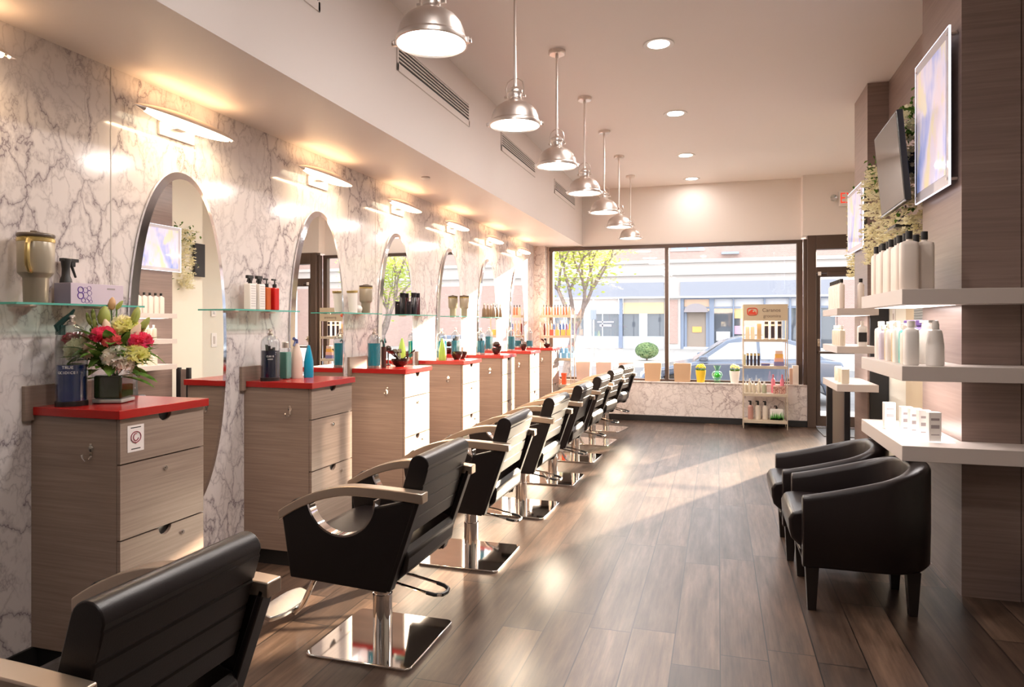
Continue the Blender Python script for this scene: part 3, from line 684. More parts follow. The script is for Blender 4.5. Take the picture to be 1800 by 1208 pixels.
# ------------------------------------------------------------------ illuminated pictures
def art(y0, y1, z0, z1, lab, m, x=1.155):
    t = thing('acrylic_picture', lab, 'picture', (x, (y0+y1)/2, (z0+z1)/2), 0, 'edge-lit acrylic pictures on the pillars')
    a, h = (y1-y0)/2, (z1-z0)/2
    MB().box(-.004, .004, -a, a, -h, h).build('acrylic_sheet', 'acryl', t, smooth=0)
    e = MB().box(-.005, .005, -a-.003, -a, -h-.003, h+.003).box(-.005, .005, a, a+.003, -h-.003, h+.003).box(-.005, .005, -a, a, h, h+.003).box(-.005, .005, -a, a, -h-.003, -h)
    e.build('lit_edge', 'edgeglow', t, smooth=0)
    MB().box(-.0065, -.0045, -a*.86, a*.86, -h*.86, h*.86).build('print', m, t, smooth=0)
    for sy in (-1, 1):
        for sz in (-1, 1):
            MB().cyl(.008, 0, 1.2-x+.008, 12, T(-.010, sy*a*.91, sz*h*.92) @ RY(PI/2)).build('standoff', 'nickel', t)
M['acryl'] = mat('acrylic', (.62, .60, .66), .08)
art(4.06, 4.69, 2.13, 2.955, 'large edge-lit acrylic picture of blue and violet bottles on the near pillar', art_mat('blue_violet_print', 0))
art(6.33, 7.0, 2.05, 2.60, 'smaller edge-lit acrylic picture on the far pillar, beside the television', art_mat('grey_violet_print', 2), 1.165)

# ------------------------------------------------------------------ television, media box, garlands
t = thing('television', 'black flat television tilted down from a bracket between the pillars', 'television', (0, 0, 0))
TL = [Vector(p_) for p_ in ((1.045, 5.30, 2.69), (1.030, 4.61, 2.695), (1.078, 4.61, 2.145), (1.092, 5.30, 2.145))]
nn_ = (TL[1]-TL[0]).cross(TL[3]-TL[0]).normalized()
if nn_.x > 0: nn_ = -nn_
bk = [p_-nn_*.035 for p_ in TL]
MB().add([tuple(p_) for p_ in TL+bk], [(0, 1, 2, 3), (7, 6, 5, 4), (0, 4, 5, 1), (1, 5, 6, 2), (2, 6, 7, 3), (3, 7, 4, 0)]).build('case', 'tvb', t, bevel=.004)
ce = sum(TL, Vector())/4
MB().add([tuple(ce+(p_-ce)*.955+nn_*.0015) for p_ in TL], [(0, 1, 2, 3)]).build('screen', 'screen', t, smooth=0)
b1 = bk[3]; b2 = bk[2]
MB().tube([tuple(TL[3]+nn_*.001), tuple(TL[2]+nn_*.001)], .006, 6).build('lower_trim', 'silver', t)
MB().box(1.12, 1.358, 4.9, 5.02, 2.36, 2.50).box(1.10, 1.13, 4.85, 5.07, 2.30, 2.56).build('bracket', 'black', t, bevel=.003)
t = thing('media_box', 'small dark box with a cable on a little clear bracket below the television', 'media box', (1.19, 5.15, 2.04))
MB().box(-.07, .07, -.11, .11, 0, .022).build('case', 'tvb', t, bevel=.004)
MB().box(-.085, .17, -.13, .13, -.012, -.002).build('clear_bracket', 'jar', t, smooth=0)
MB().tube([(0, .06, .02), (-.01, .08, .06), (.03, .05, .11), (.02, .02, .16)], .005, 6).build('cable', 'black', t)
petal = petalm('ivory_petal', (.95, .90, .68), (.88, .84, .60)); green = petalm('leaf_green', (.05, .12, .02), (.17, .30, .07), .3)
def garland(y, x, ztop, zbot, w, seed, lab, leaves=60):
    r = random.Random(seed)
    t = thing('flower_garland', lab, 'garland', (x, y, 0), 0, 'white flower garlands around the television')
    m = MB(); L = MB()
    n = int((ztop-zbot)*420*w/.18)
    for k in range(n):
        z = r.uniform(zbot, ztop); q = (z-zbot)/(ztop-zbot); ww = w*(.45+.55*min(1, q*2.5))
        cx, cy = r.uniform(-.09, .05), r.gauss(0, ww*.42); cy = max(-ww, min(ww, cy))
        for j in range(4):
            mm = T(cx, cy, z) @ RZ(j*PI/2+r.random()) @ RX(r.uniform(-.9, .9)) @ RY(r.uniform(-.5, .5))
            s_ = r.uniform(.016, .026)
            m.add([(0, 0, 0), (s_*.6, s_*.55, .003), (s_*1.3, 0, .006), (s_*.6, -s_*.55, .003)], [(0, 1, 2, 3)], mm)
    m.build('blossoms', petal, t, smooth=0)
    for k in range(leaves):
        z = ztop+r.uniform(-.16, .10) if r.random() < .75 else r.uniform(zbot, ztop)
        mm = T(r.uniform(-.06, .05), r.uniform(-w, w), z) @ RZ(r.random()*6.3) @ RY(r.uniform(.2, 1.4))
        s_ = r.uniform(.03, .055)
        L.add([(0, 0, 0), (s_*.5, s_*.32, .006), (s_*1.2, 0, 0), (s_*.5, -s_*.32, .006), (s_*.5, 0, -.003)], [(0, 4, 1), (1, 4, 2), (2, 4, 3), (3, 4, 0)], mm)
    L.build('leaves', green, t, smooth=0)
garland(6.00, 1.20, 2.62, 1.88, .26, 1, 'white flower garland left of the television, beside the far pillar')
garland(5.60, 1.22, 2.24, 1.90, .22, 2, 'short white flower garland hanging below the television', 14)
garland(5.22, 1.28, 2.12, 1.90, .20, 3, 'low bank of white flowers behind the pale bottles, under the media box', 10)
garland(4.93, 1.22, 2.78, 1.92, .16, 4, 'longest white flower garland, right of the television against the near pillar', 110)
garland(7.22, 1.29, 2.62, 1.85, .2, 6, 'white flower garland beyond the far pillar, seen best in the nearest mirror', 60)
t = thing('wall_screen', 'black screen on the wall beyond the far pillar, seen only in the nearest mirror', 'television', (1.34, 7.50, 2.25)); MB().box(-.035, -.005, -.10, .09, -.22, .22).build('case', 'tvb', t, bevel=.004); MB().box(-.005, .019, -.04, .04, -.04, .04).build('bracket', 'black', t)
t = thing('thermostat', 'white thermostat on the far right wall, seen in the nearest mirror', 'thermostat', (2.299, 8.9, 1.58)); MB().box(-.02, 0, -.05, .05, -.06, .06).build('case', 'white', t, bevel=.003); MB().box(-.022, -.02, -.02, .02, -.03, .04).build('display', 'silver', t, smooth=0)
t = thing('light_switch', 'tall white switch plate on the far right wall, below the thermostat', 'switch', (2.299, 8.92, 1.15)); MB().box(-.01, 0, -.06, .06, -.11, .11).build('plate', 'white', t, bevel=.003); MB().box(-.014, -.01, -.02, .02, -.06, .06).build('rocker', 'shelf', t, bevel=.002)
t = thing('wire_trellis', 'black wire trellis holding greenery at the upper right of the television', 'trellis', (1.30, 5.0, 2.80))
m_ = MB()
for k in range(9): m_.tube([(0, -.24+.06*k, -.10), (0, -.24+.06*k, .08)], .003, 5)
m_.tube([(0, -.25, .08), (0, .25, .08)], .005, 6).tube([(0, -.25, -.10), (0, .25, -.10)], .005, 6)
m_.build('wire_grid', 'black', t)
MB().box(0, .06, -.24, -.22, -.01, .01).build('wall_fixing', 'black', t, smooth=0); MB().box(0, .06, .22, .24, -.01, .01).build('wall_fixing', 'black', t, smooth=0)
# wall devices seen between shelves
t = thing('light_switch', 'white light switch plate on the cream strip between the pillars', 'switch', (1.359, 6.15, 1.46)); MB().box(-.006, 0, -.04, .04, -.06, .06).build('plate', 'white', t, bevel=.002); MB().box(-.010, -.006, -.012, .012, -.025, .025).build('rocker', 'shelf', t, bevel=.001)
t = thing('wall_grille', 'small grey louvred grille on the tan wall beside the near pillar', 'grille', (1.359, 5.42, 1.46)); MB().box(-.006, 0, -.13, .13, -.09, .09).build('frame', cm('grille_grey', (.35, .37, .37), .5), t, bevel=.002)
m_ = MB()
for k in range(9): m_.box(-.010, -.006, -.115, .115, -.078+.0185*k, -.070+.0185*k)
m_.build('louvres', cm('grille_dark', (.18, .2, .2), .5), t, smooth=0)

# ------------------------------------------------------------------ exit sign and emergency lamp
t = thing('exit_sign', 'white sign with red EXIT letters above the street door, partly hidden', 'exit sign', (1.70, 9.998, 3.07))
MB().box(-.155, .155, -.045, 0, -.10, .10).build('housing', 'white', t, bevel=.006)
text('lettering', 'EXIT', .20, 'exitred', t, (0, -.047, 0), (PI/2, 0, 0), .001, xs=.72)
t = thing('emergency_lamp', 'small round emergency lamp left of the exit sign', 'emergency lamp', (1.475, 9.998, 3.08))
MB().lathe([(.0001, 0), (.035, 0), (.035, .03), (.028, .035), (.0001, .036)], 20, RX(PI/2)).build('mount', 'white', t)
MB().lathe([(.020, .03), (.042, .05), (.044, .08), (.040, .084), (.0001, .07)], 20, RX(PI/2)).build('lamp_head', 'silver', t)
for k, (x, y) in enumerate(((1.62, 9.0), (1.5, 8.2))):
    o = MB().lathe([(.0001, 0), (.05, 0), (.055, -.01), (.045, -.03), (.0001, -.034)], 22).build('smoke_detector', 'white', loc=(x, y, ZC)); tag(o, 'small white round detector on the ceiling, %s the exit sign' % ['just above', 'nearer the camera than'][k], 'smoke detector')

# ------------------------------------------------------------------ counter and shelf items on the left
def bottle_jar(loc, liq, h=.30, r=.058, txt=None, lab='', fill=.55, combs=False, lidm='nickel', dark=False):
    t = thing('disinfectant_jar', lab, 'jar', loc, 0, 'tall glass disinfectant jars')
    MB().lathe([(.0001, .0), (r, 0), (r, .012), (r, h*.80), (r*.93, h*.88), (r*.7, h*.955), (r*.3, h), (r*.22, h), (r*.65, h*.94), (r*.88, h*.87), (r*.95, h*.80), (r*.95, .014), (.0001, .014)], 32).build('glass_jar', 'jar', t)
    MB().lathe([(.0001, .016), (r*.93, .016), (r*.93, h*fill), (.0001, h*fill)], 28).build('liquid', liq, t)
    MB().lathe([(r*1.02, 0), (r*1.03, .008), (r*1.02, .02), (r*.9, .021), (.0001, .0)], 28).build('foot', 'black' if dark else 'silver', t)
    MB().lathe([(r*.28, h-.004), (r*.30, h+.008), (r*.12, h+.014), (r*.12, h+.022), (r*.26, h+.028), (r*.24, h+.036), (.0001, h+.038)], 18).build('lid_knob', lidm, t)
    if combs:
        for k in range(4):
            a = k*1.6; MB().box(-.012, .012, -.002, .002, .02, h*(.70+.03*k), T(.018*math.cos(a), .018*math.sin(a), 0) @ RZ(a) @ RX(.06)).build('comb', 'black', t, smooth=0)
    if txt:
        # lettering curved onto the front, facing the aisle and camera
        for j, (s_, zz, sz) in enumerate(txt):
            for k, chh in enumerate(s_):
                a = -PI*.30+(k-(len(s_)-1)/2)*sz*.62/r
                text('lettering', chh, sz, cm('white_print', (.85, .85, .85), .4), t, (r*1.012*math.cos(a), r*1.012*math.sin(a), zz), (PI/2, 0, a+PI/2), .0004)
    return t
blue = mat('blue_liquid', (.004, .035, .20), .08, trans=.35, ior=1.33); navy = mat('navy_liquid', (.006, .010, .035), .1)
turq = mat('turquoise_liquid', (.0, .30, .42), .1, trans=.25, ior=1.33); teal = mat('teal_liquid', (.02, .18, .25), .1)
j = bottle_jar((-2.545, 2.165, ZT), blue, .335, .058, [('TRUE', .158, .017), ('OCIDICEI', .137, .015)], 'tall jar half full of dark blue liquid, left of the bouquet on the nearest cabinet', .50, lidm='nickel', dark=True)
MB().tube([(-.03, -.03, .30), (-.035, -.035, .325), (-.02, -.02, .35), (.0, -.005, .372), (.015, .0, .395)], [.010, .013, .011, .009, .004], 8).box(-.045, -.015, -.035, -.015, .29, .33).build('metal_spout', cm('verdigris', (.05, .12, .11), .35, metal=.7), j)
bottle_jar((-2.54, 3.46, ZT), navy, .270, .055, [('CUBIE', .145, .014), ('SANDS', .128, .010)], 'jar full of near-black liquid and combs on the second cabinet', .66, combs=True, dark=True)
bottle_jar((-2.50, 4.66, ZT), turq, .262, .050, None, 'jar of turquoise liquid beside the bowl of brushes on the third cabinet', .72)
bottle_jar((-2.50, 5.98, ZT), turq, .255, .050, None, 'jar of turquoise and dark liquid behind the green bottle on the fourth cabinet', .68, combs=True)
bottle_jar((-2.50, 7.08, ZT), teal, .255, .050, None, 'jar of blue liquid with brushes on the fifth cabinet', .60, combs=True)
bottle_jar((-2.50, 8.24, ZT), teal, .255, .050, None, 'jar of teal liquid on the sixth cabinet', .70)
bottle_jar((-2.56, 9.35, ZT), teal, .25, .048, None, 'pale jar of teal liquid on the farthest cabinet', .40)
# second cabinet: sanitiser, frosted spray, blue bottle
t = thing('pump_container', 'square clear container of green liquid, right of the dark jar on the second cabinet', 'container', (-2.525, 3.585, ZT))
MB().box(-.03, .03, -.03, .03, 0, .19).build('clear_body', 'jar', t, bevel=.006); MB().box(-.026, .026, -.026, .026, .004, .165).build('liquid', mat('green_liquid', (.10, .26, .20), .15), t, bevel=.004)
MB().cyl(.022, .19, .225, 16).build('lid', 'nickel', t, bevel=.002)
t = thing('spray_bottle', 'frosted spray bottle with blue trigger on the second cabinet', 'spray bottle', (-2.50, 3.665, ZT))
MB().lathe([(.0001, 0), (.036, 0), (.038, .01), (.036, .12), (.022, .185), (.014, .205), (.014, .215)], 24).build('body', cm('frosted', (.62, .50, .42), .5), t)
MB().tube([(.0, 0, .21), (0, 0, .235), (.0, -.03, .245)], .010, 8).tube([(0, -.012, .23), (0, -.03, .20)], .006, 6).build('trigger', cm('trigger_blue', (.08, .10, .25), .4), t)
t = thing('cleaner_bottle', 'bright blue teardrop bottle at the right on the second cabinet', 'bottle', (-2.46, 3.735, ZT))
MB().lathe([(.0001, 0), (.026, 0), (.028, .01), (.026, .10), (.016, .16), (.007, .20), (.0001, .204)], 20, ey=1.3).build('body', cm('cleaner_blue', (.0, .25, .42), .25), t)
# third cabinet
t = thing('dark_tube', 'slim dark brown tube bottle beside the turquoise jar on the third cabinet', 'bottle', (-2.47, 4.76, ZT))
MB().cyl(.020, 0, .16, 18).build('body', cm('brown_bottle', (.10, .045, .035), .25), t); MB().cyl(.009, .16, .18, 10).tube([(0, 0, .18), (0, -.03, .215), (0, -.05, .20)], .006, 6).tube([(0, 0, .18), (0, .02, .22), (0, .035, .19)], .006, 6).build('trigger', cm('verdigris', (0, 0, 0)), t)
def bowl(loc, r, h, lab, brushes=0, extra=None, rz=0):
    t = thing('mixing_bowl', lab, 'bowl', loc, rz, 'dark tint bowls on the cabinets')
    MB().lathe([(.0001, 0), (r*.5, 0), (r*.52, .006), (r*.80, h*.30), (r, h*.75), (r*.96, h), (r*.92, h), (r*.94, h*.75), (r*.72, h*.34), (.0001, .015)], 28).build('bowl', cm('bowl_brown', (.028, .012, .010), .12), t)
    for k in range(brushes):
        a = k*2.2+.5; m = T(0, 0, h*.7) @ RZ(a) @ RX(-.95)
        MB().box(-.006, .006, -.003, .003, .0, .11, m).box(-.016, .016, -.005, .005, .11, .15, m).build('brush', cm('brush_black', (.02, .015, .015), .4), t, bevel=.001)
    return t
bowl((-2.40, 4.90, ZT), .072, .062, 'wide dark bowl full of tint brushes on the third cabinet', 5)
t = thing('vent_brush', 'round dark brush standing behind the bowl on the third cabinet', 'brush', (-2.56, 5.01, ZT)); MB().cyl(.028, 0, .008, 16).cyl(.006, .008, .12, 8).build('stand', 'black', t); MB().ball(.026, T(0, 0, .135), sy=1.3).build('brush_head', cm('bowl_brown', (0, 0, 0)), t)
t = thing('green_bottle', 'lime green teardrop bottle on the fourth cabinet', 'bottle', (-2.44, 5.86, ZT)); MB().lathe([(.0001, 0), (.034, 0), (.036, .012), (.034, .09), (.020, .16), (.008, .20), (.0001, .205)], 22).build('body', cm('lime', (.30, .48, .08), .3), t)
bowl((-2.36, 6.02, ZT), .055, .075, 'dark bowl nearer the camera, right of the green bottle on the fourth cabinet')
bowl((-2.36, 6.17, ZT), .045, .070, 'smaller dark bowl at the far side of the fourth cabinet')
b_ = bowl((-2.36, 7.22, ZT), .055, .065, 'dark bowl on the fifth cabinet with a round brush above it'); MB().ball(.045, T(0, 0, .11), sz=.7).build('brush_head', cm('bowl_brown', (0, 0, 0)), b_)
bowl((-2.38, 7.36, ZT), .035, .09, 'small dark cup right of the brush bowl on the fifth cabinet')
bowl((-2.38, 8.40, ZT), .045, .08, 'dark bowl on the sixth cabinet, beside the teal jar', 1)
bowl((-2.33, 9.46, ZT), .05, .055, 'dark bowl with an upright brush on the farthest cabinet', 2)
# glass shelf items
ZGS = ZG+.008; tanm = mat('tumbler_tan', (.36, .31, .235), .3, .25); tand = mat('tumbler_rim', (.60, .45, .18), .25, .7)
def tumbler(loc, rz, lab, s=1.0, m=tanm, handle=True):
    t = thing('handled_tumbler', lab, 'tumbler', loc, rz, 'large tan tumblers on the glass shelves')
    t.scale = (s, s, s)
    MB().lathe([(.0001, 0), (.040, 0), (.042, .004), (.044, .095), (.046, .10), (.060, .115), (.062, .12), (.064, .235), (.062, .24), (.0001, .24)], 32).build('cup', m, t)
    MB().lathe([(.063, .238), (.065, .240), (.065, .252), (.060, .256), (.0001, .256)], 32).build('lid', tand, t)
    MB().lathe([(.062, .256), (.066, .262), (.064, .272), (.0001, .278)], 28).box(-.03, .03, -.012, .012, .270, .282).build('lid_cover', cm('lid_brown', (.09, .065, .05), .35), t, bevel=.003)
    if handle: MB().tube([(.055, 0, .238), (.085, 0, .240), (.098, 0, .225), (.102, 0, .18), (.098, 0, .145), (.082, 0, .125), (.058, 0, .12)], .009, 8).build('handle', tand if m is tanm else m, t)
    return t
tumbler((-2.575, 2.035, ZGS), -PI*.30, 'big tan handled tumbler at the left end of the nearest glass shelf')
t = thing('tube_box', 'long lilac and white carton printed with purple 8 and rings, on the nearest glass shelf', 'box', (-2.60, 2.30, ZGS))
MB().box(-.045, .045, -.13, .13, 0, .088).build('carton', cm('lilac_box', (.62, .52, .60), .4), t, bevel=.001)
MB().box(-.044, .044, -.1308, -.1301, .001, .087).build('end_panel', cm('lilac_grey', (.28, .25, .33), .4), t, smooth=0)
pur = cm('purple_ink', (.12, .04, .32), .5); prn = MB()
for yy, zz, rr_, wd in ((-.085, .060, .0125, .0028), (-.085, .036, .0135, .0030), (-.062, .060, .011, .0012), (-.061, .038, .012, .0012), (-.072, .016, .009, .0018), (-.055, .014, .009, .0012), (-.044, .026, .010, .001), (-.042, .048, .010, .001), (-.044, .068, .009, .001), (-.036, .012, .007, .001)):
    prn.tube([(.0455, yy+rr_*math.cos(a), zz+rr_*math.sin(a)) for a in [2*PI*k/18 for k in range(18)]], wd*.7, 5, closed=True)
prn.build('ring_print', pur, t)
MB().box(.0450, .0456, .045, .085, .066, .073).build('print_line', cm('grey_ink', (0, 0, 0)), t, smooth=0)
t = thing('trigger_sprayer', 'black trigger sprayer head behind the purple ring carton', 'spray bottle', (-2.66+.024, 2.215, ZGS))
t.location = (-2.655+.02+.0, 2.215, ZGS)
MB().cyl(.018, 0, .10, 16).build('bottle', 'black', t, bevel=.003)
MB().lathe([(.024, .09), (.022, .105), (.016, .12), (.015, .15), (.020, .185), (.020, .192), (.0001, .196)], 16).box(-.012, .012, -.022, .052, .180, .194).tube([(0, .022, .178), (0, .032, .150), (0, .046, .115)], [.007, .006, .005], 8).box(-.010, .010, .018, .038, .160, .182).build('trigger_head', 'black', t, bevel=.002)
def sprayer(loc, lab, body, h=.15, w=.028, head='black', rz=0, grp='spray and pump bottles on the second glass shelf', pump=False):
    t = thing('spray_bottle', lab, 'bottle', loc, rz, grp)
    MB().box(-w*.8, w*.8, -w, w, 0, h).build('body', body, t, bevel=.005, seg=3)
    if not pump: MB().cyl(.012, h, h+.02, 12).box(-.010, .010, -.028, .020, h+.030, h+.048).box(-.009, .009, -.012, .014, h+.018, h+.032).tube([(0, -.018, h+.03), (0, -.026, h+.008)], .004, 6).build('sprayer_head', head, t, bevel=.002)
    else: MB().cyl(.012, h, h+.022, 12).cyl(.004, h+.02, h+.045, 8).box(-.006, .006, -.026, .008, h+.043, h+.053).build('pump', head, t, bevel=.001)
    return t
def lines(t, w, n, z0, z1):
    m = MB()
    for k in range(n):
        z = z0+(z1-z0)*k/(n-1); m.box(.8*w+.0003, .8*w+.0008, -w*.7, w*.7, z, z+.002)
    m.build('label_print', cm('grey_ink', (0, 0, 0)), t, smooth=0)
a_ = sprayer((-2.585, 3.335, ZGS), 'white spray bottle with black head, left of the pair on the second glass shelf', whiteb); lines(a_, .028, 9, .02, .135)
a_ = sprayer((-2.575, 3.405, ZGS), 'white spray bottle with black head, right of the pair on the second glass shelf', whiteb); lines(a_, .028, 9, .02, .135)
sprayer((-2.575, 3.472, ZGS), 'amber orange pump bottle on the second glass shelf', cm('amber_orange', (.50, .10, .02), .2), .135, .021, pump=True)
sprayer((-2.565, 3.535, ZGS), 'bright red pump bottle on the second glass shelf', cm('bright_red', (.55, .012, .010), .2), .135, .023, pump=True)
tumbler((-2.58, 4.68, ZGS), PI*.9, 'tan tumbler right of the white cup on the third glass shelf', .78, tanm, False)
t = thing('paper_cup_holder', 'white tipped cup with a tan rim on the third glass shelf', 'cup', (-2.585, 4.50, ZGS))
MB().lathe([(.0001, 0), (.030, 0), (.038, .15), (.0001, .15)], 20, T(0, 0, .0) @ RX(.10)).build('cup', whiteb, t); MB().lathe([(.038, .148), (.041, .15), (.041, .165), (.0001, .166)], 20, RX(.10)).build('rim', tand, t); MB().ball(.028, T(.01, .06, .03)).build('bundle', whiteb, t)
for k, (y, r_, h_) in enumerate(((5.46, .022, .115), (5.56, .026, .195), (5.64, .024, .195))):
    t = thing('hairspray_can', ['short dark bottle, leftmost on the fourth glass shelf', 'tall black hairspray can, middle on the fourth glass shelf', 'tall dark maroon hairspray can, right on the fourth glass shelf'][k], 'can', (-2.59, y, ZGS), 0, 'dark cans on the fourth glass shelf')
    MB().lathe([(.0001, 0), (r_, 0), (r_, h_*.78), (r_*.9, h_*.80)], 20).build('can', cm('maroon_can', (.06, .015, .02), .2) if k == 2 else cm('black_can', (.012, .010, .014), .2), t); MB().lathe([(r_*.92, h_*.80), (r_*.92, h_), (.0001, h_)], 20).build('cap', cm('black_can', (0, 0, 0)), t)
tumbler((-2.58, 6.80, ZGS), PI*.5, 'golden jug shaped tumbler on the fifth glass shelf', .80)
for k, y in enumerate((7.80, 7.93, 8.06)):
    t = thing('slim_bottle', '%s slim brown bottle on the farthest glass shelf' % ['nearest', 'middle', 'last'][k], 'bottle', (-2.585, y, ZGS), 0, 'slim bottles on the farthest glass shelf')
    MB().lathe([(.0001, 0), (.024, 0), (.025, .01), (.024, .09), (.009, .12), (.008, .15), (.0001, .152)], 18).build('body', cm('slim_brown', (.16, .10, .06), .3), t); MB().cyl(.009, .15, .17, 10).build('cap', 'nickel', t)

# ------------------------------------------------------------------ bouquet in the square vase
VX, VY = -2.475, 2.305
t = thing('flower_vase', 'square glass vase with pink, white and yellow bouquet on the nearest cabinet', 'vase', (VX, VY, ZT), .35)
MB().box(-.062, .062, -.062, .062, 0, .145).build('glass_vase', 'jar', t, bevel=.008, seg=3)
MB().box(-.056, .056, -.056, .056, .020, .118).build('leaf_lining', mat('vase_leaf', (.022, .045, .008), .12), t, bevel=.008)
MB().box(-.06, .06, -.06, .06, .002, .018).build('glass_base', cm('clear_base', (.55, .58, .52), .05), t, bevel=.004)
r = random.Random(11)
def leaf(m, mm, L_, w_):
    v = []; n = 6
    for k in range(n+1):
        u = k/n; ww = w_*math.sin(PI*min(1, u*.98+.02))**.8; z = -.25*L_*u*u
        v += [(u*L_, -ww, z+ww*.25), (u*L_, 0, z), (u*L_, ww, z+ww*.25)]
    f = []
    for k in range(n): f += [(3*k, 3*k+1, 3*k+4, 3*k+3), (3*k+1, 3*k+2, 3*k+5, 3*k+4)]
    m.add(v, f, mm)
lf = MB()
for k in range(120):
    a = r.uniform(0, 2*PI); el = r.uniform(-.35, 1.1); rad = r.uniform(.02, .10)
    mm = T(rad*math.cos(a), rad*math.sin(a), .145+r.uniform(0, .12)) @ RZ(a) @ RY(-el)
    L_ = r.uniform(.07, .13); tip = RZ(.35) @ (mm @ Vector((L_, 0, -.25*L_)))
    if VX+tip.x < -2.63: continue
    leaf(lf, mm, L_, r.uniform(.014, .026))
lf.build('foliage', green, t, smooth=60)
stm = MB()
def cv(p): return T(*p)
# place helper: camera-facing right direction on the counter ~ (+.957,+.289)
def BL(rx, dz, fw=0):     # right, up, toward camera (metres) -> local coords of the vase
    w_ = Vector((rx*.957+fw*.289, rx*.289-fw*.957, 0)); w_.rotate(RZ(-.35).to_euler()); return (w_.x, w_.y, dz)
def carnation(p, R_, m, name, petals=70, ruff=.25, flat=.75):
    R_ *= 1.22
    b = MB(); stm.tube([(0, 0, .10), (p[0]*.5, p[1]*.5, (.1+p[2])*.5), (p[0], p[1], p[2]-R_*.3)], .0028, 5)
    for k in range(petals):
        u = k/petals; el = math.acos(1-1.5*u); az = k*2.399
        d_ = Vector((math.sin(el)*math.cos(az), math.sin(el)*math.sin(az), math.cos(el)))
        q = d_.to_track_quat('Z', 'Y').to_matrix().to_4x4()
        s_ = R_*(.34+.2*u); base = Vector(p)+Vector((d_.x, d_.y, d_.z*flat))*R_*.55
        v = [(0, 0, 0)]; n = 5
        for j in range(n+1):
            a = -1+2*j/n; v.append((s_*a, r.uniform(-.15, .15)*s_+.25*s_, R_*.45+r.uniform(-ruff, ruff)*s_))
        b.add(v, [(0, j+1, j+2) for j in range(n)], T(*base) @ q @ RZ(r.random()*6.3) @ RX(r.uniform(.5, 1.0)))
    b.ball(R_*.6, T(*p) @ Matrix.Diagonal((1, 1, flat, 1)), 10, 6)
    return b.build(name, m, t, smooth=60)
pink = petalm('hot_pink', (.90, .06, .17), (.85, .16, .26)); pale_p = petalm('dusty_pink', (.70, .22, .24), (.8, .42, .40)); whit = petalm('ivory_flower', (.97, .93, .88), (.95, .90, .80)); yel = petalm('lemon_flower', (.90, .88, .42), (.82, .82, .30)); blush = petalm('blush_gerbera', (.95, .72, .56), (.92, .64, .48)); gry = cm('bud_green', (.34, .38, .09), .5)
f_ = carnation(BL(-.015, .285, .05), .040, pink, 'rose'); f_['label'] = 'hot pink rose in the centre'
f_ = carnation(BL(.035, .262, .07), .030, petalm('rose_red', (.80, .12, .15), (.85, .28, .25)), 'rose'); f_['label'] = 'coral rose'
f_ = carnation(BL(.125, .262, .02), .038, pink, 'rose'); f_['label'] = 'pink rose at the right'
f_ = carnation(BL(-.155, .262, .0), .040, pale_p, 'rose'); f_['label'] = 'dusty pink rose at the left'
f_ = carnation(BL(-.185, .27, .0), .026, pink, 'rose')
f_ = carnation(BL(.062, .195, .08), .048, whit, 'carnation'); f_['label'] = 'white carnation'
f_ = carnation(BL(.082, .165, .08), .036, whit, 'carnation')
f_ = carnation(BL(.118, .205, .05), .044, yel, 'carnation'); f_['label'] = 'lemon yellow flower'
f_ = carnation(BL(-.105, .225, .05), .052, petalm('cream_mum', (.95, .90, .64)), 'chrysanthemum'); f_['label'] = 'cream chrysanthemum'
f_ = carnation(BL(.045, .315, -.02), .042, yel, 'chrysanthemum')
f_ = carnation(BL(.018, .335, -.04), .036, petalm('cream_mum', (.95, .90, .64)), 'chrysanthemum')
# gerbera
gb = MB(); gc = Vector(BL(-.045, .225, .105)); nd = Vector(BL(-.1, .0, .9)); nd = Vector((nd.x, nd.y, .25)).normalized(); q = nd.to_track_quat('Z', 'Y').to_matrix().to_4x4()
for k in range(34):
    a = 2*PI*k/17+(.18 if k > 16 else 0); L_ = .038 if k < 17 else .030
    gb.add([(0, 0, .003), (L_*.5, -.006, .004 if k < 17 else .009), (L_, -.003, 0), (L_, .003, 0), (L_*.5, .006, .004 if k < 17 else .009)], [(0, 1, 2, 3, 4)], T(*gc) @ q @ RZ(a))
gb.ball(.008, T(*gc) @ q, 10, 5, sz=.6); gb.build('gerbera', blush, t)
def bud(p, tilt, m, L_=.055, R_=.016, name='lily_bud'):
    stm.tube([(0, 0, .11), (p[0]*.6, p[1]*.6, (.11+p[2])*.55), tuple(p)], .0025, 5)
    MB().lathe([(.0001, -L_*.15), (R_*.7, 0), (R_, L_*.35), (R_*.75, L_*.75), (R_*.25, L_), (.0001, L_*1.03)], 10, T(*p) @ RZ(tilt[1]) @ RY(tilt[0])).build(name, m, t)
bud(BL(-.045, .335, .0), (.1, 0), gry, .075, .026); bud(BL(.075, .345, -.02), (.25, .4), gry, .065, .018); bud(BL(.105, .30, .0), (.6, .2), gry, .075, .017)
bud(BL(.08, .255, .03), (.5, .3), cm('blush_lily', (.72, .55, .40), .5), .09, .022); bud(BL(-.028, .400, -.03), (.1, 0), cm('coral_bud', (.55, .33, .16), .5), .05, .016)
bud(BL(-.005, .402, -.03), (.6, .4), gry, .04, .010); bud(BL(-.045, .385, -.03), (-.6, .4), gry, .03, .009); bud(BL(-.10, .335, .0), (-.3, .3), gry, .05, .010); bud(BL(-.085, .350, .0), (-.1, .3), gry, .05, .010); bud(BL(-.075, .31, 0), (-.2, .3), gry, .05, .012)
bud(BL(-.01, .285, .02), (-.2, .3), cm('blush_lily', (0, 0, 0)), .07, .02)
stm.build('stems', green, t)
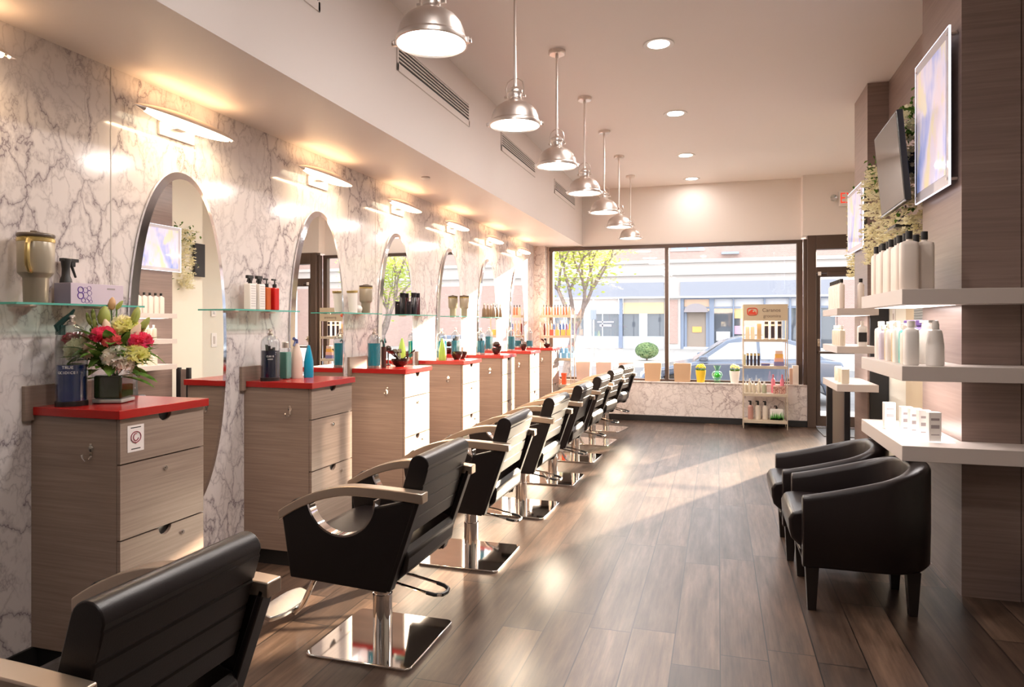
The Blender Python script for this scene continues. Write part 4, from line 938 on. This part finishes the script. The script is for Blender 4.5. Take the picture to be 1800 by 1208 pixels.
# a few long outer leaves
lm = MB()
for rx, dz, ang, L_ in ((-.12, .30, PI*.95, .13), (-.10, .16, PI*1.05, .15), (.13, .15, -.1, .13), (.10, .13, .15, .12), (-.08, .13, PI, .12), (.14, .22, .05, .09), (-.13, .20, PI, .10)):
    p_ = BL(rx*.5, dz-.02, .03)
    if VX-.01+L_*1.2*math.cos(ang+.29) < -2.63: ang -= .9
    leaf(lm, T(*p_) @ RZ(ang-.35+.29) @ RY(-(dz-.16)*3.5), L_*1.15, .026)
lm.build('long_leaves', green, t, smooth=60)

# ------------------------------------------------------------------ product racks
wood = laminate('pale_rack_wood', (.50, .40, .29), (.62, .52, .40), (1.5, 1.5, 40), .45)
def rack(x0, x1, y, lab, Z, d=.27, header=False):
    t = thing('display_rack', lab, 'display rack', ((x0+x1)/2, y, 0), 0, 'free-standing product racks')
    h = (x1-x0)/2; top = 1.665 if header else 1.60
    for sx in (-1, 1):
        for sy in (-1, 1): MB().box(sx*h-.010 if sx > 0 else -h, h if sx > 0 else -h+.010, sy*d/2-.010, sy*d/2+.010, 0, top).build('post', wood, t, bevel=.001)
    for z in Z: MB().box(-h+.010, h-.010, -d/2, d/2, z-.036, z).build('shelf', wood, t, bevel=.001)
    if header:
        p = MB().box(-h, h, -d/2-.012, -d/2, 1.448, 1.665).build('header_board', cm('kraft', (.52, .42, .29), .6), t, bevel=.001)
        ink = cm('brown_ink', (.10, .06, .05), .5); rd = cm('logo_red', (.62, .05, .02), .5)
        text('lettering', 'Caranos', .068, ink, t, (.075, -d/2-.013, 1.585), (PI/2, 0, 0), .0005, xs=1.0)
        text('lettering', 'groomins', .058, ink, t, (.085, -d/2-.013, 1.508), (PI/2, 0, 0), .0005)
        lg = MB().tube([(-.165+.062*math.copysign(abs(math.cos(a))**.5, math.cos(a)), -d/2-.014, 1.568+.046*math.copysign(abs(math.sin(a))**.5, math.sin(a))) for a in [2*PI*k/28 for k in range(28)]], .006, 6, closed=True)
        lg.build('logo_frame', rd, t)
        blob = [(-.050, -.030), (.045, -.034), (.048, -.010), (.030, .008), (.012, .028), (-.010, .032), (-.030, .012), (-.046, .0)]
        MB().prism([(-.165+a, 1.566+b) for a, b in blob], -d/2-.015, -d/2-.012, 'y').build('logo_shape', rd, t, smooth=0)
        MB().ball(.012, T(-.150, -d/2-.0145, 1.572), 12, 6, sy=.15).build('logo_dot', cm('kraft', (0, 0, 0)), t)
    return t
R0 = rack(.325, .885, 9.83, 'pale wooden product rack with a printed header board, by the window', [1.20, .84, .47, .11], header=True)
R1 = rack(-2.50, -2.03, 9.82, 'tall product rack in the left window corner, full of small bottles', [1.535, 1.235, .905, .52])
yR = 9.83
def sprod(kind, x, y, z, w, h, col, lab, cat, grp, topc=None, d=None):
    t = thing(kind, lab, cat, (x, y, z), 0, grp); d = d or w
    if kind == 'carton': MB().box(-w/2, w/2, -d/2, d/2, 0, h).build('body', col, t, bevel=.001)
    else: MB().lathe([(.0001, 0), (w*.46, 0), (w*.5, .004), (w*.5, h*.70), (w*.30, h*.78), (w*.22, h*.80)], 16).build('body', col, t)
    if topc is not None:
        if kind == 'carton': MB().box(-w/2-.0005, w/2+.0005, -d/2-.0005, d/2+.0005, h*.80, h*.97).build('band', topc, t, smooth=0)
        else: MB().cyl(w*.20, h*.79, h, 12).build('cap', topc, t)
    return t
K = lambda n, c, **k: cm(n, c, .4, **k)
for k, x in enumerate((.385, .450)): sprod('carton', x, yR, 1.20, .052, .165, K('ivory_box', (.72, .62, .48)), 'ivory carton, %s on the top shelf of the header rack' % ['leftmost', 'second from left'][k], 'box', 'ivory cartons on the rack')
sprod('carton', .535, yR, 1.20, .055, .205, K('kraft_box', (.46, .33, .20)), 'brown kraft carton in the middle of the rack top shelf', 'box', None)
for k, x in enumerate((.625, .705, .790)):
    t = sprod('carton', x, yR, 1.20, .056, .245, whiteb, 'white and charcoal carton, %s of three on the rack top shelf' % ['left', 'middle', 'right'][k], 'box', 'charcoal cartons on the rack')
    MB().box(-.022, .022, -.0295, -.0285, .012, .175).box(-.022, .022, -.0295, -.0285, .20, .236).build('dark_panel', K('charcoal', (.035, .025, .035)), t, smooth=0)
sprod('carton', .352, yR, .84, .022, .15, K('olive_box', (.45, .42, .22)), 'slim olive carton at the left end of the rack second shelf', 'box', None)
for k, x in enumerate((.388, .435, .482, .528)): sprod('carton', x, yR, .84, .030, .165, K('charcoal', (0, 0, 0)), 'slim black carton, %s from the left on the rack second shelf' % ORD[k], 'box', 'slim black cartons on the rack', K('gold_band', (.55, .42, .18)))
sprod('carton', .615, yR, .84, .11, .035, K('navy_box', (.12, .12, .30)), 'flat navy carton with gold top on the rack second shelf', 'box', None, K('gold_band', (0, 0, 0)), .08)
for k, (z, h, c, n) in enumerate(((.84, .055, (.20, .18, .35), 'slate'), (.895, .05, (.75, .40, .32), 'salmon'), (.945, .055, (.80, .42, .10), 'orange'), (1.0, .045, (.85, .60, .50), 'pink'))):
    sprod('carton', .785, yR, z, .125-.012*k, h, K(n+'_box', c), '%s carton, %s from the bottom of the stack at the right of the rack second shelf' % (n, ORD[k]) if False else '%s carton in the colourful stack at the right of the rack second shelf' % n, 'box', None, None, .08)
for k, x in enumerate((.365, .415, .470, .535)): sprod('jar_candle', x, yR, .47, .045, .19 if k % 2 else .15, K('pale_amber', (.62, .55, .42)), 'pale jar, %s from the left on the rack third shelf' % ORD[k], 'jar', 'pale jars on the rack third shelf', whiteb)
sprod('jar_candle', .60, yR, .47, .062, .15, K('olive_jar', (.40, .42, .30)), 'wider olive jar in the middle of the rack third shelf', 'jar', None, whiteb)
for k, x in enumerate((.715, .830)): sprod('bottle', x, yR+.04, .47, .052, .25, K('rose_bottle', (.80, .22, .30)), 'rose pink bottle, %s of two on the rack third shelf' % ['left', 'right'][k], 'bottle', 'rose bottles on the rack', K('rose_bottle', (0, 0, 0)))
for k, x in enumerate((.745, .825)): sprod('carton', x, yR-.04, .47, .068, .10, speck('berry_print%d' % k, (.22, .05, .04), (.70, .45, .35), 60), 'red patterned carton, %s of two in front of the rose bottles' % ['left', 'right'][k], 'box', 'red patterned cartons', None, .06)
for k, (x, c, n) in enumerate(((.425, (.52, .28, .24), 'copper brown'), (.520, (.72, .64, .55), 'cream'), (.612, (.72, .64, .55), 'cream'))):
    t = sprod('pump_bottle', x, yR, .11, .070, .24, K(n.split()[0]+'_pump', c), '%s pump bottle, %s on the lowest rack shelf' % (n, ['leftmost', 'second', 'third'][k]), 'bottle', 'pump bottles on the lowest rack shelf', 'black')
    MB().box(-.03, .01, -.008, .008, .235, .25).build('pump_head', 'black', t, bevel=.002)
t = thing('soap_bottle', 'wide green and white grass patterned bottle at the right of the lowest rack shelf', 'bottle', (.755, yR, .11))
MB().box(-.085, .085, -.035, .035, 0, .15).build('body', whiteb, t, bevel=.02, seg=3)
gm = MB(); r = random.Random(3)
for k in range(34):
    x = -.078+.156*k/33; h = r.uniform(.06, .125); gm.add([(x-.006, -.0362, .005), (x+.006, -.0362, .005), (x+r.uniform(-.01, .01), -.0362, h)], [(0, 1, 2)])
gm.build('grass_print', K('grass_green', (.10, .42, .06)), t, smooth=0); MB().cyl(.014, .15, .175, 12).box(-.03, .008, -.007, .007, .18, .192).cyl(.005, .17, .19, 8).build('pump', 'black', t)
# left rack
for k in range(10): sprod('bottle', -2.46+.043*k, 9.78, 1.535, .034, .15, K('coral_liquid', (.68, .16, .08)) if k % 3 else K('peach_liquid', (.75, .38, .25)), 'small coral bottle with dark cap, %s from the left on the left rack top shelf' % ORD[k], 'bottle', 'coral bottles on the left rack', 'black')
for k in range(9):
    c = [('maroon_b', (.16, .02, .02)), ('peach_b', (.75, .50, .35)), ('peach_b', 0), ('blue_b', (.06, .15, .50)), ('peach_b', 0), ('blue_b', 0), ('blue_b', 0), ('purple_b', (.20, .08, .22)), ('amber_b', (.80, .45, .08))][k]
    sprod('bottle', -2.465+.048*k, 9.85, 1.235, .030, .22 if k != 4 else .17, cm(c[0], c[1], .3), '%s bottle on the left rack second shelf' % ORD[k], 'bottle', 'tall bottles on the left rack second shelf', whiteb)
for k in range(4): sprod('carton', -2.33+.085*k, 9.75, 1.235, .06, .085, K('tangerine', (.85, .42, .10)) if k else K('brick_b', (.45, .10, .06)), '%s small orange carton in front on the left rack second shelf' % ORD[k], 'box', 'orange cartons on the left rack')
for k in range(5): sprod('carton', -2.44+.095*k, 9.80, .905, .07, .075, K('sky_box', (.18, .45, .72)), '%s sky blue carton on the left rack third shelf, lower layer' % ORD[k], 'box', 'blue cartons on the left rack')
for k in range(2): sprod('bottle', -2.20+.075*k, 9.80, .98, .055, .09, K('sky_box', (0, 0, 0)), 'light blue pot, %s of two on top of the blue cartons' % ['left', 'right'][k], 'bottle', 'blue pots on the left rack', K('peach_b', (0, 0, 0)))
sprod('carton', -2.16, 9.80, .52, .06, .13, K('vermilion', (.82, .12, .04)), 'bright vermilion carton on the lowest shelf of the left rack', 'box', None)
sprod('jar_candle', -2.24, 9.80, .52, .06, .11, K('peach_b', (0, 0, 0)), 'peach jar beside the vermilion carton on the left rack', 'jar', None, whiteb)
sprod('carton', -2.16, 9.80, .65, .07, .035, K('vermilion', (0, 0, 0)), 'small vermilion carton lying on top of the upright one', 'box', None)
# ------------------------------------------------------------------ window sill things
zs_ = .572
boxm = mat('box_planter_tan', (.50, .32, .19), .6); boxm2 = mat('box_planter_pink', (.55, .40, .34), .6)
for k, (x, w_, m_) in enumerate(((-1.93, .22, boxm2), (-1.62, .235, boxm2), (-1.29, .22, boxm2), (-.91, .24, boxm), (-.49, .245, boxm))):
    t = thing('square_planter', ['pinkish square planter, leftmost on the window sill', 'pinkish square planter, second from the left on the window sill', 'pinkish square planter on the sill, behind the farthest chair', 'tan square planter left of the window mullion', 'tan square planter right of the window mullion'][k], 'planter', (x, YB-.055, zs_), 0, 'square planters on the window sill')
    h = .262; a, b = w_/2*.88, w_/2; dy = .06
    vs = [(sx*q, sy*dy, z) for z, q in ((0, a), (h, b)) for sx, sy in ((-1, -1), (1, -1), (1, 1), (-1, 1))]+[(sx*(b-.012), sy*(dy-.012), h) for sx, sy in ((-1, -1), (1, -1), (1, 1), (-1, 1))]+[(sx*(b-.014), sy*(dy-.014), h-.03) for sx, sy in ((-1, -1), (1, -1), (1, 1), (-1, 1))]
    f = [(3, 2, 1, 0)]+[(j*4+i, j*4+(i+1) % 4, j*4+4+(i+1) % 4, j*4+4+i) for j in range(3) for i in range(4)]+[(12, 13, 14, 15)]
    MB().add(vs, f).build('pot', m_, t, bevel=.003)
    MB().box(-w_*.42, w_*.42, -.045, .045, h-.03, h-.022).build('soil', cm('soil', (.05, .03, .02), .9), t, smooth=0)
def flowerpot(x, lab, m, flowers, fm, h=.17, r_=.072):
    t = thing('flower_pot', lab, 'potted plant', (x, YB-.07, zs_), 0)
    MB().lathe([(.0001, 0), (r_*.72, 0), (r_*.95, h*.72), (r_, h), (r_*.94, h), (r_*.88, h*.86), (.0001, h*.86)], 28).build('pot', m, t)
    g = MB(); q = MB(); rr_ = random.Random(int(x*100))
    for k in range(60):
        a = rr_.uniform(0, 6.28); d_ = r_*.95*math.sqrt(rr_.random())
        g.add([(0, 0, 0), (.006, 0, .03), (0, 0, .055), (-.006, 0, .03)], [(0, 1, 2, 3)], T(d_*.8*math.cos(a), d_*.8*math.sin(a), h*.86) @ RZ(a) @ RY(.3))
        q.ball(.011, T(d_*math.cos(a), d_*math.sin(a), h+.035+.045*(1-(d_/r_)**2)+rr_.uniform(-.01, .01)), 7, 5)
    g.build('leaves', green, t, smooth=0); q.build('blossoms', fm, t)
lem = mat('lemon_blossom', (.85, .72, .06), .5)
flowerpot(-.235, 'bright yellow pot with yellow flowers on the window sill', mat('yellow_pot', (.85, .55, .04), .3), 1, lem)
flowerpot(.225, 'white pot with pale yellow flowers on the sill, left of the rack', whiteb, 1, cm('pale_lemon', (.85, .80, .35), .5))
t = thing('glass_vase', 'green round glass vase with a small flared neck on the window sill', 'vase', (-.01, YB-.07, zs_))
MB().lathe([(.0001, 0), (.040, 0), (.045, .01), (.050, .05), (.078, .11), (.062, .15), (.030, .165), (.030, .19), (.045, .215), (.055, .24), (.052, .24), (.040, .212), (.026, .19), (.026, .163), (.058, .147), (.072, .11), (.044, .05), (.0001, .012)], 26).build('vase_glass', glass_thin('green_glass', (.80, .96, .84), 1.3), t)
MB().ball(.045, T(0, 0, .105), 12, 8, sz=.8).build('green_ball', cm('emerald', (.08, .50, .06), .3), t)
for k, (x, h, c) in enumerate(((.965, .16, (.55, .38, .30)), (1.02, .20, (.80, .74, .68)))):
    sprod('carton', x, YB-.07, zs_, .045+.03*k, h+.06, K('sill_box%d' % k, c), ['small brown printed carton on the sill, right of the rack', 'tall white carton in the right corner of the sill'][k], 'box', None)

# ------------------------------------------------------------------ outside: street, far pavement, buildings, tree, bush, car
def out(o, n=None): return struct(o)
asph = speck('asphalt', (.13, .13, .14), (.19, .185, .19), 3); conc = speck('concrete', (.30, .285, .27), (.38, .365, .35), 2)
struct(MB().box(-30, 40, YB+.22, 13.2, -.5, -.14).build('ground_sidewalk', conc, smooth=0))
struct(MB().box(-60, 80, 13.2, 27.8, -.6, -.32).build('ground_road', asph, smooth=0))
struct(MB().box(-60, 80, 27.8, 43.2, -.6, -.12).build('ground_far_sidewalk', conc, smooth=0))
struct(MB().box(-60, 80, 27.6, 27.8, -.4, -.10).build('ground_kerb', cm('kerb', (.6, .58, .56), .7), smooth=0))
def fac(n, x0, x1, y0, y1, z0, z1, m, parent, **k): return MB().box(x0, x1, y0, y1, z0, z1).build(n, m, parent, smooth=0)
stone = mat('pale_stone', (.50, .455, .43), .7); brick_m = None
def brickmat(name, c1, c2, mo):
    m, nt, b = nmat(name); br = N(nt, 'ShaderNodeTexBrick'); mp = N(nt, 'ShaderNodeMapping'); tc = N(nt, 'ShaderNodeTexCoord')
    sx = N(nt, 'ShaderNodeSeparateXYZ'); cb = N(nt, 'ShaderNodeCombineXYZ'); nt.links.new(tc.outputs['Object'], sx.inputs[0]); nt.links.new(sx.outputs[0], cb.inputs[0]); nt.links.new(sx.outputs[2], cb.inputs[1])
    nt.links.new(cb.outputs[0], br.inputs['Vector']); br.inputs['Scale'].default_value = 4
    br.inputs['Color1'].default_value = (*c1, 1); br.inputs['Color2'].default_value = (*c2, 1); br.inputs['Mortar'].default_value = (*mo, 1)
    nt.links.new(br.outputs[0], b.inputs['Base Color']); b.inputs['Roughness'].default_value = .8; return m
pinkb = brickmat('pink_brick', (.40, .255, .22), (.45, .30, .255), (.46, .38, .35))
fasc = mat('fascia_grey_blue', (.27, .28, .33), .5); fr_ = mat('shopfront_blue', (.20, .24, .33), .4); shg = mat('shop_glass', (.10, .11, .13), .03, spec=1.0)
shg2 = mat('shop_interior', (.30, .24, .20), .5)
FY = 43.0
bl = thing('shop_building', 'pale two storey shop building across the street with grey fascias', 'building', (0, FY, 0))
def B(n, x0, x1, z0, z1, m, dy0=-.0, dy1=1.5): return MB().box(x0, x1, dy0, dy1, z0, z1).build(n, m, bl, smooth=0)
B('wall', -40, 24, 3.95, 9.0, stone, 0, 2); B('wall', -3.16, -2.20, -.12, 3.95, stone, 0, 2); B('wall', 6.6, 24, -.12, 3.95, pinkb, 0, 2); B('brick_pier', -3.0, -2.36, .2, 2.9, pinkb, -.04, 0); B('wall', -40, -12, -.12, 3.95, pinkb, 0, 2)
B('brick_band', -40, 24, 5.35, 9.0, pinkb, -.06, 0); B('stone_ledge', -40, 24, 4.40, 4.52, stone, -.20, 0); B('stone_ledge', -40, 24, 5.15, 5.35, stone, -.18, 0)
B('fascia', -12, -3.18, 3.10, 3.97, fasc, -.25, .2); B('fascia', -2.20, 6.5, 3.10, 3.97, fasc, -.25, .2)
B('white_strip', -12, 6.5, 3.0, 3.10, cm('white_strip', (.75, .75, .78), .5), -.27, .2)
B('stall_riser', -12, -3.18, -.12, .64, cm('riser', (.55, .57, .60), .6), .1, .5)
B('shop_window', -12, -3.18, .64, 2.05, shg, .2, .4); B('panel', -12, -6.0, 2.05, 3.0, cm('sign_white', (.70, .62, .58), .5), .1, .4); B('panel', -5.7, -3.18, 2.05, 2.75, cm('tan_panel', (.60, .45, .28), .5), .05, .4); B('panel', -5.7, -3.18, 2.75, 3.0, stone, .1, .4)
for x in (-5.95,): B('post', x, x+.22, -.1, 3.0, fr_, -.1, .2)
for x in (-4.7, -8.2, -10.6): B('pillar', x, x+.5, -.1, 2.05, cm('pillar_white', (.68, .70, .74), .5), .05, .3)
for x in (-7.05, -9.4): B('mullion', x, x+.07, .64, 2.05, cm('pillar_white', (0, 0, 0)), .15, .3)
B('poster', -7.35+.0, -6.3, 1.50, 1.58, cm('lilac_sign', (.72, .62, .75), .5), .15, .2); B('poster', -7.2, -6.45, 1.25, 1.38, cm('lilac_sign', (0, 0, 0)), .15, .2)
# right shop front
B('shop_window', -2.2, 6.5, .0, 3.0, shg, .25, .5)
for x, w_ in ((-2.2, .2), (-.50, .28), (.85, .08), (2.6, .10), (4.0, .12), (5.6, .12)): B('shopfront_post', x, x+w_, -.12, 3.0, fr_, .05, .3)
B('transom', -2.2, 6.5, 2.35, 2.45, fr_, .1, .3); B('transom', -2.2, 6.5, 2.92, 3.0, fr_, .1, .3)
B('transom_panel', -1.98, -.52, 2.47, 2.92, cm('peach_panel', (.72, .50, .36), .5), .2, .3); B('transom_panel', -.2, 6.4, 2.47, 2.92, cm('grey_panel', (.52, .52, .55), .5), .2, .3)
B('door_frame', -1.98, -1.82, 0, 2.2, fr_, .12, .3); B('door_frame', -.70, -.50, 0, 2.2, fr_, .12, .3); B('door_glass', -1.82, -.70, 0, 2.1, shg2, .2, .3)
B('notice', -1.5, -.95, .90, 1.25, cm('orange_notice', (.80, .42, .12), .5), .15, .2); B('display', .95, 2.5, 1.75, 2.3, cm('orange_display', (.75, .48, .22), .5), .2, .26); B('display', -.1, .7, .4, .95, cm('white_strip', (0, 0, 0)), .2, .26); B('display', .95, 2.5, .8, 1.3, cm('magenta_display', (.58, .35, .45), .5), .2, .26)
aw = [(-.70*math.cos(a), .62*math.sin(a)) for a in [PI*k/12 for k in range(13)]]
MB().prism([(-1.27+x, 2.12+z*.85) for x, z in aw], -.6, .1, 'y').build('awning', cm('awning_taupe', (.30, .26, .27), .6), bl, smooth=50)
for x, z in ((-2.75, 5.95), (-1.75, 5.95), (3.5, 6.6), (-8, 6.6), (8, 6.6), (13, 6.6)):
    w_ = B('window', x, x+.9, z, z+1.5, cm('window_grey', (.30, .33, .40), .2), -.08, 0)
    MB().box(x-.06, x+.96, -.12, -.02, z-.1, z).build('window_sill', stone, w_, smooth=0)
B('air_unit', .2, 1.2, 5.58, 5.72, cm('window_grey', (0, 0, 0)), -.4, -.1)
# lower brick house further right (seen in the mirrors)
b2_ = thing('brick_building', 'pink brick building across the street, seen through the mirrors', 'building', (32, 40, 0))
MB().box(-7.5, 14, 0, 3, -.12, 8.2).build('wall', pinkb, b2_, smooth=0)
for x in (-5.5, -1.5, 2.5, 6.5, 10.5):
    for z in (1.2, 4.8):
        w_ = MB().box(x, x+1.3, -.05, .0, z, z+1.9).build('window', cm('window_grey', (0, 0, 0)), b2_, smooth=0); MB().box(x-.1, x+1.4, -.12, 0, z-.15, z).build('window_sill', stone, w_, smooth=0)
# trees
leafm = petalm('spring_leaf', (.34, .44, .08), (.62, .64, .18), .5); bark = speck('bark', (.16, .12, .11), (.28, .22, .20), 12, .8)
def tree(name, loc, seed, lab, lean=(.0, 0), hgt=5.6, spread=2.0, nl=2600, th=.15):
    rr_ = random.Random(seed); t = thing(name, lab, 'tree', loc, 0, 'street trees')
    tr = MB(); tips = []
    def grow(p, d_, L_, r0, depth):
        pts = [p]; rad = [r0]; n = 4
        for k in range(n):
            d_ = (d_+Vector((rr_.gauss(0, .10), rr_.gauss(0, .10), rr_.gauss(.03, .06)))).normalized(); p = p+d_*L_/n; pts.append(p); rad.append(r0*(1-.4*(k+1)/n))
            if depth >= 2: tips.append(p)
        tr.tube([tuple(q) for q in pts], rad, 7)
        if depth < 3:
            for k in range(4 if depth == 0 else 3):
                a = 2*PI*k/(4 if depth == 0 else 3)+rr_.uniform(-.4, .4); sp = rr_.uniform(.35, .65)
                d2 = (d_+Vector((math.cos(a)*sp, math.sin(a)*sp, .15))).normalized(); grow(p, d2, L_*rr_.uniform(.72, .9), r0*.55, depth+1)
    grow(Vector((0, 0, -.1)), Vector((lean[0], lean[1], 1)).normalized(), hgt*.30, th, 0)
    tr.build('trunk', bark, t, smooth=60)
    lv = MB()
    for k in range(nl):
        p = rr_.choice(tips)+Vector((rr_.gauss(0, .28), rr_.gauss(0, .28), rr_.gauss(0, .22)))
        s_ = rr_.uniform(.05, .09)
        lv.add([(0, -s_*.5, 0), (s_, 0, s_*.15), (0, s_*.5, 0), (-s_, 0, s_*.15)], [(0, 1, 2, 3)], T(*p) @ RZ(rr_.random()*6.3) @ RX(rr_.uniform(-1.3, 1.3)))
    lv.build('foliage', leafm, t, smooth=0)
    return t
tree('street_tree', (-4.35, 20, -.32), 4, 'yellow-green street tree outside the left window pane', (.06, 0))
tree('street_tree', (6.2, 22, -.32), 9, 'street tree right of the photo, dappling the sunlight', (.0, 0), 4.8, nl=2600)
t = thing('round_bush', 'clipped round green bush on the far pavement', 'bush', (-2.85, 29, .30), 0)
bu = MB(); rr_ = random.Random(2)
for k in range(1500):
    u = Vector((rr_.gauss(0, 1), rr_.gauss(0, 1), rr_.gauss(0, 1))).normalized(); p = Vector((u.x*.48, u.y*.48, u.z*.34)); s_ = .05
    bu.add([(0, -s_*.6, 0), (s_, 0, 0), (0, s_*.6, 0), (-s_, 0, 0)], [(0, 1, 2, 3)], T(*p) @ u.to_track_quat('Z', 'Y').to_matrix().to_4x4() @ RX(rr_.uniform(-.7, .7)))
bu.build('foliage', speck('bush_leaf', (.09, .16, .06), (.22, .30, .12), 6), t, smooth=0); MB().ball(.44, None, 16, 10, sz=.70).build('core', cm('bush_core', (.06, .10, .04), .8), t); MB().cyl(.04, -.43, -.25, 10).build('stem', bark, t)
for k, (x, y, h_) in enumerate(((-4.75, 27, 2.6), (-6.6, 30, 2.2))):
    o = thing('street_pole', ['slim grey pole on the far kerb beside the street tree', 'slim grey pole farther left on the far pavement'][k], 'pole', (x, y, -.12), 0); MB().cyl(.04, 0, h_, 10).build('pole', 'silver', o); MB().box(-.11, .11, -.08, .08, h_-.9, h_-.5).build('meter_box', cm('window_grey', (0, 0, 0)), o, bevel=.01)
# car
def car(loc, rz, lab, paint, s=1.0):
    t = thing('parked_car', lab, 'car', loc, rz, None)
    body = [(-2.25, .25), (-2.28, .50), (-2.20, .66), (-1.95, .76), (-1.35, .86), (-.95, .92), (1.65, .98), (2.15, .95), (2.25, .70), (2.22, .28), (1.82, .24), (1.74, .45), (1.55, .62), (1.30, .66), (1.05, .60), (.88, .42), (.84, .22), (-.98, .22), (-1.04, .42), (-1.22, .60), (-1.45, .65), (-1.70, .60), (-1.88, .42), (-1.92, .24)]
    MB().prism(body, -.86, .86, 'y').build('body', paint, t, bevel=.06, seg=3)
    # cabin: tapered
    lo = [(-1.05, .90), (1.85, .95)]; cab = [(-1.05, .90), (-.30, 1.36), (.05, 1.45), (.85, 1.44), (1.35, 1.32), (1.90, .95)]
    n = len(cab); vs = []
    for sy in (-1, 1):
        for x, z in cab: vs.append((x, sy*(.80-.22*(z-.9)/.55), z))
    MB().add(vs, [tuple(range(n)), tuple(range(2*n-1, n-1, -1))]+[(i, i+n, (i+1) % n+n, (i+1) % n) for i in range(n)]).build('cabin', paint, t, bevel=.03)
    gl = cm('car_glass', (.30, .34, .40), .05, spec=1.0)
    for sy in (-1, 1):
        def gp(x, z): return (x, sy*(.812-.22*(z-.9)/.55), z)
        for P_ in ([(-.80, .96), (-.24, 1.31), (.36, 1.36), (.38, .98)], [(.45, .98), (.43, 1.36), (.88, 1.35), (1.22, 1.26), (1.50, 1.0)]):
            MB().add([gp(*p_) for p_ in P_], [tuple(range(len(P_)))]).build('side_window', gl, t, smooth=0)
        for x in (-1.46, 1.30):
            w_ = MB().lathe([(.20, -.10), (.31, -.10), (.33, -.07), (.33, .07), (.31, .10), (.20, .10)], 28, T(x, sy*.76, .33) @ RX(PI/2)).build('tyre', 'black', t)
            rim = MB().lathe([(.0001, .06), (.20, .08), (.21, -.08), (.0001, -.06)], 24, T(x, sy*.76, .33) @ RX(PI/2)).build('wheel_rim', 'silver', w_)
        MB().box(-.02, .22, sy*.865-.01, sy*.865+.01, .80, .825).build('door_handle', 'silver', t, bevel=.004)
        MB().box(-.92, -.72, sy*.93-.06, sy*.93+.06, .93, 1.05).build('wing_mirror', paint, t, bevel=.03)
    MB().add([(-1.0, -.66, .935), (-1.0, .66, .935), (-.33, .58, 1.345), (-.33, -.58, 1.345)], [(0, 1, 2, 3)], T(-.03, 0, .01)).build('windscreen', gl, t, smooth=0)
    for sy in (-1, 1): MB().box(-2.27, -2.10, sy*.62-.18, sy*.62+.18, .56, .68).build('headlamp', cm('headlamp', (.85, .85, .85), .1), t, bevel=.03)
    return t
paintm = mat('car_blue_grey', (.09, .115, .17), .15, .3, coat=.5)
cr_ = car((.42, 16.2, -.36), .05, 'dark blue-grey parked car seen through the right window pane', paintm); cr_.scale = (.93, 1, 1.03)
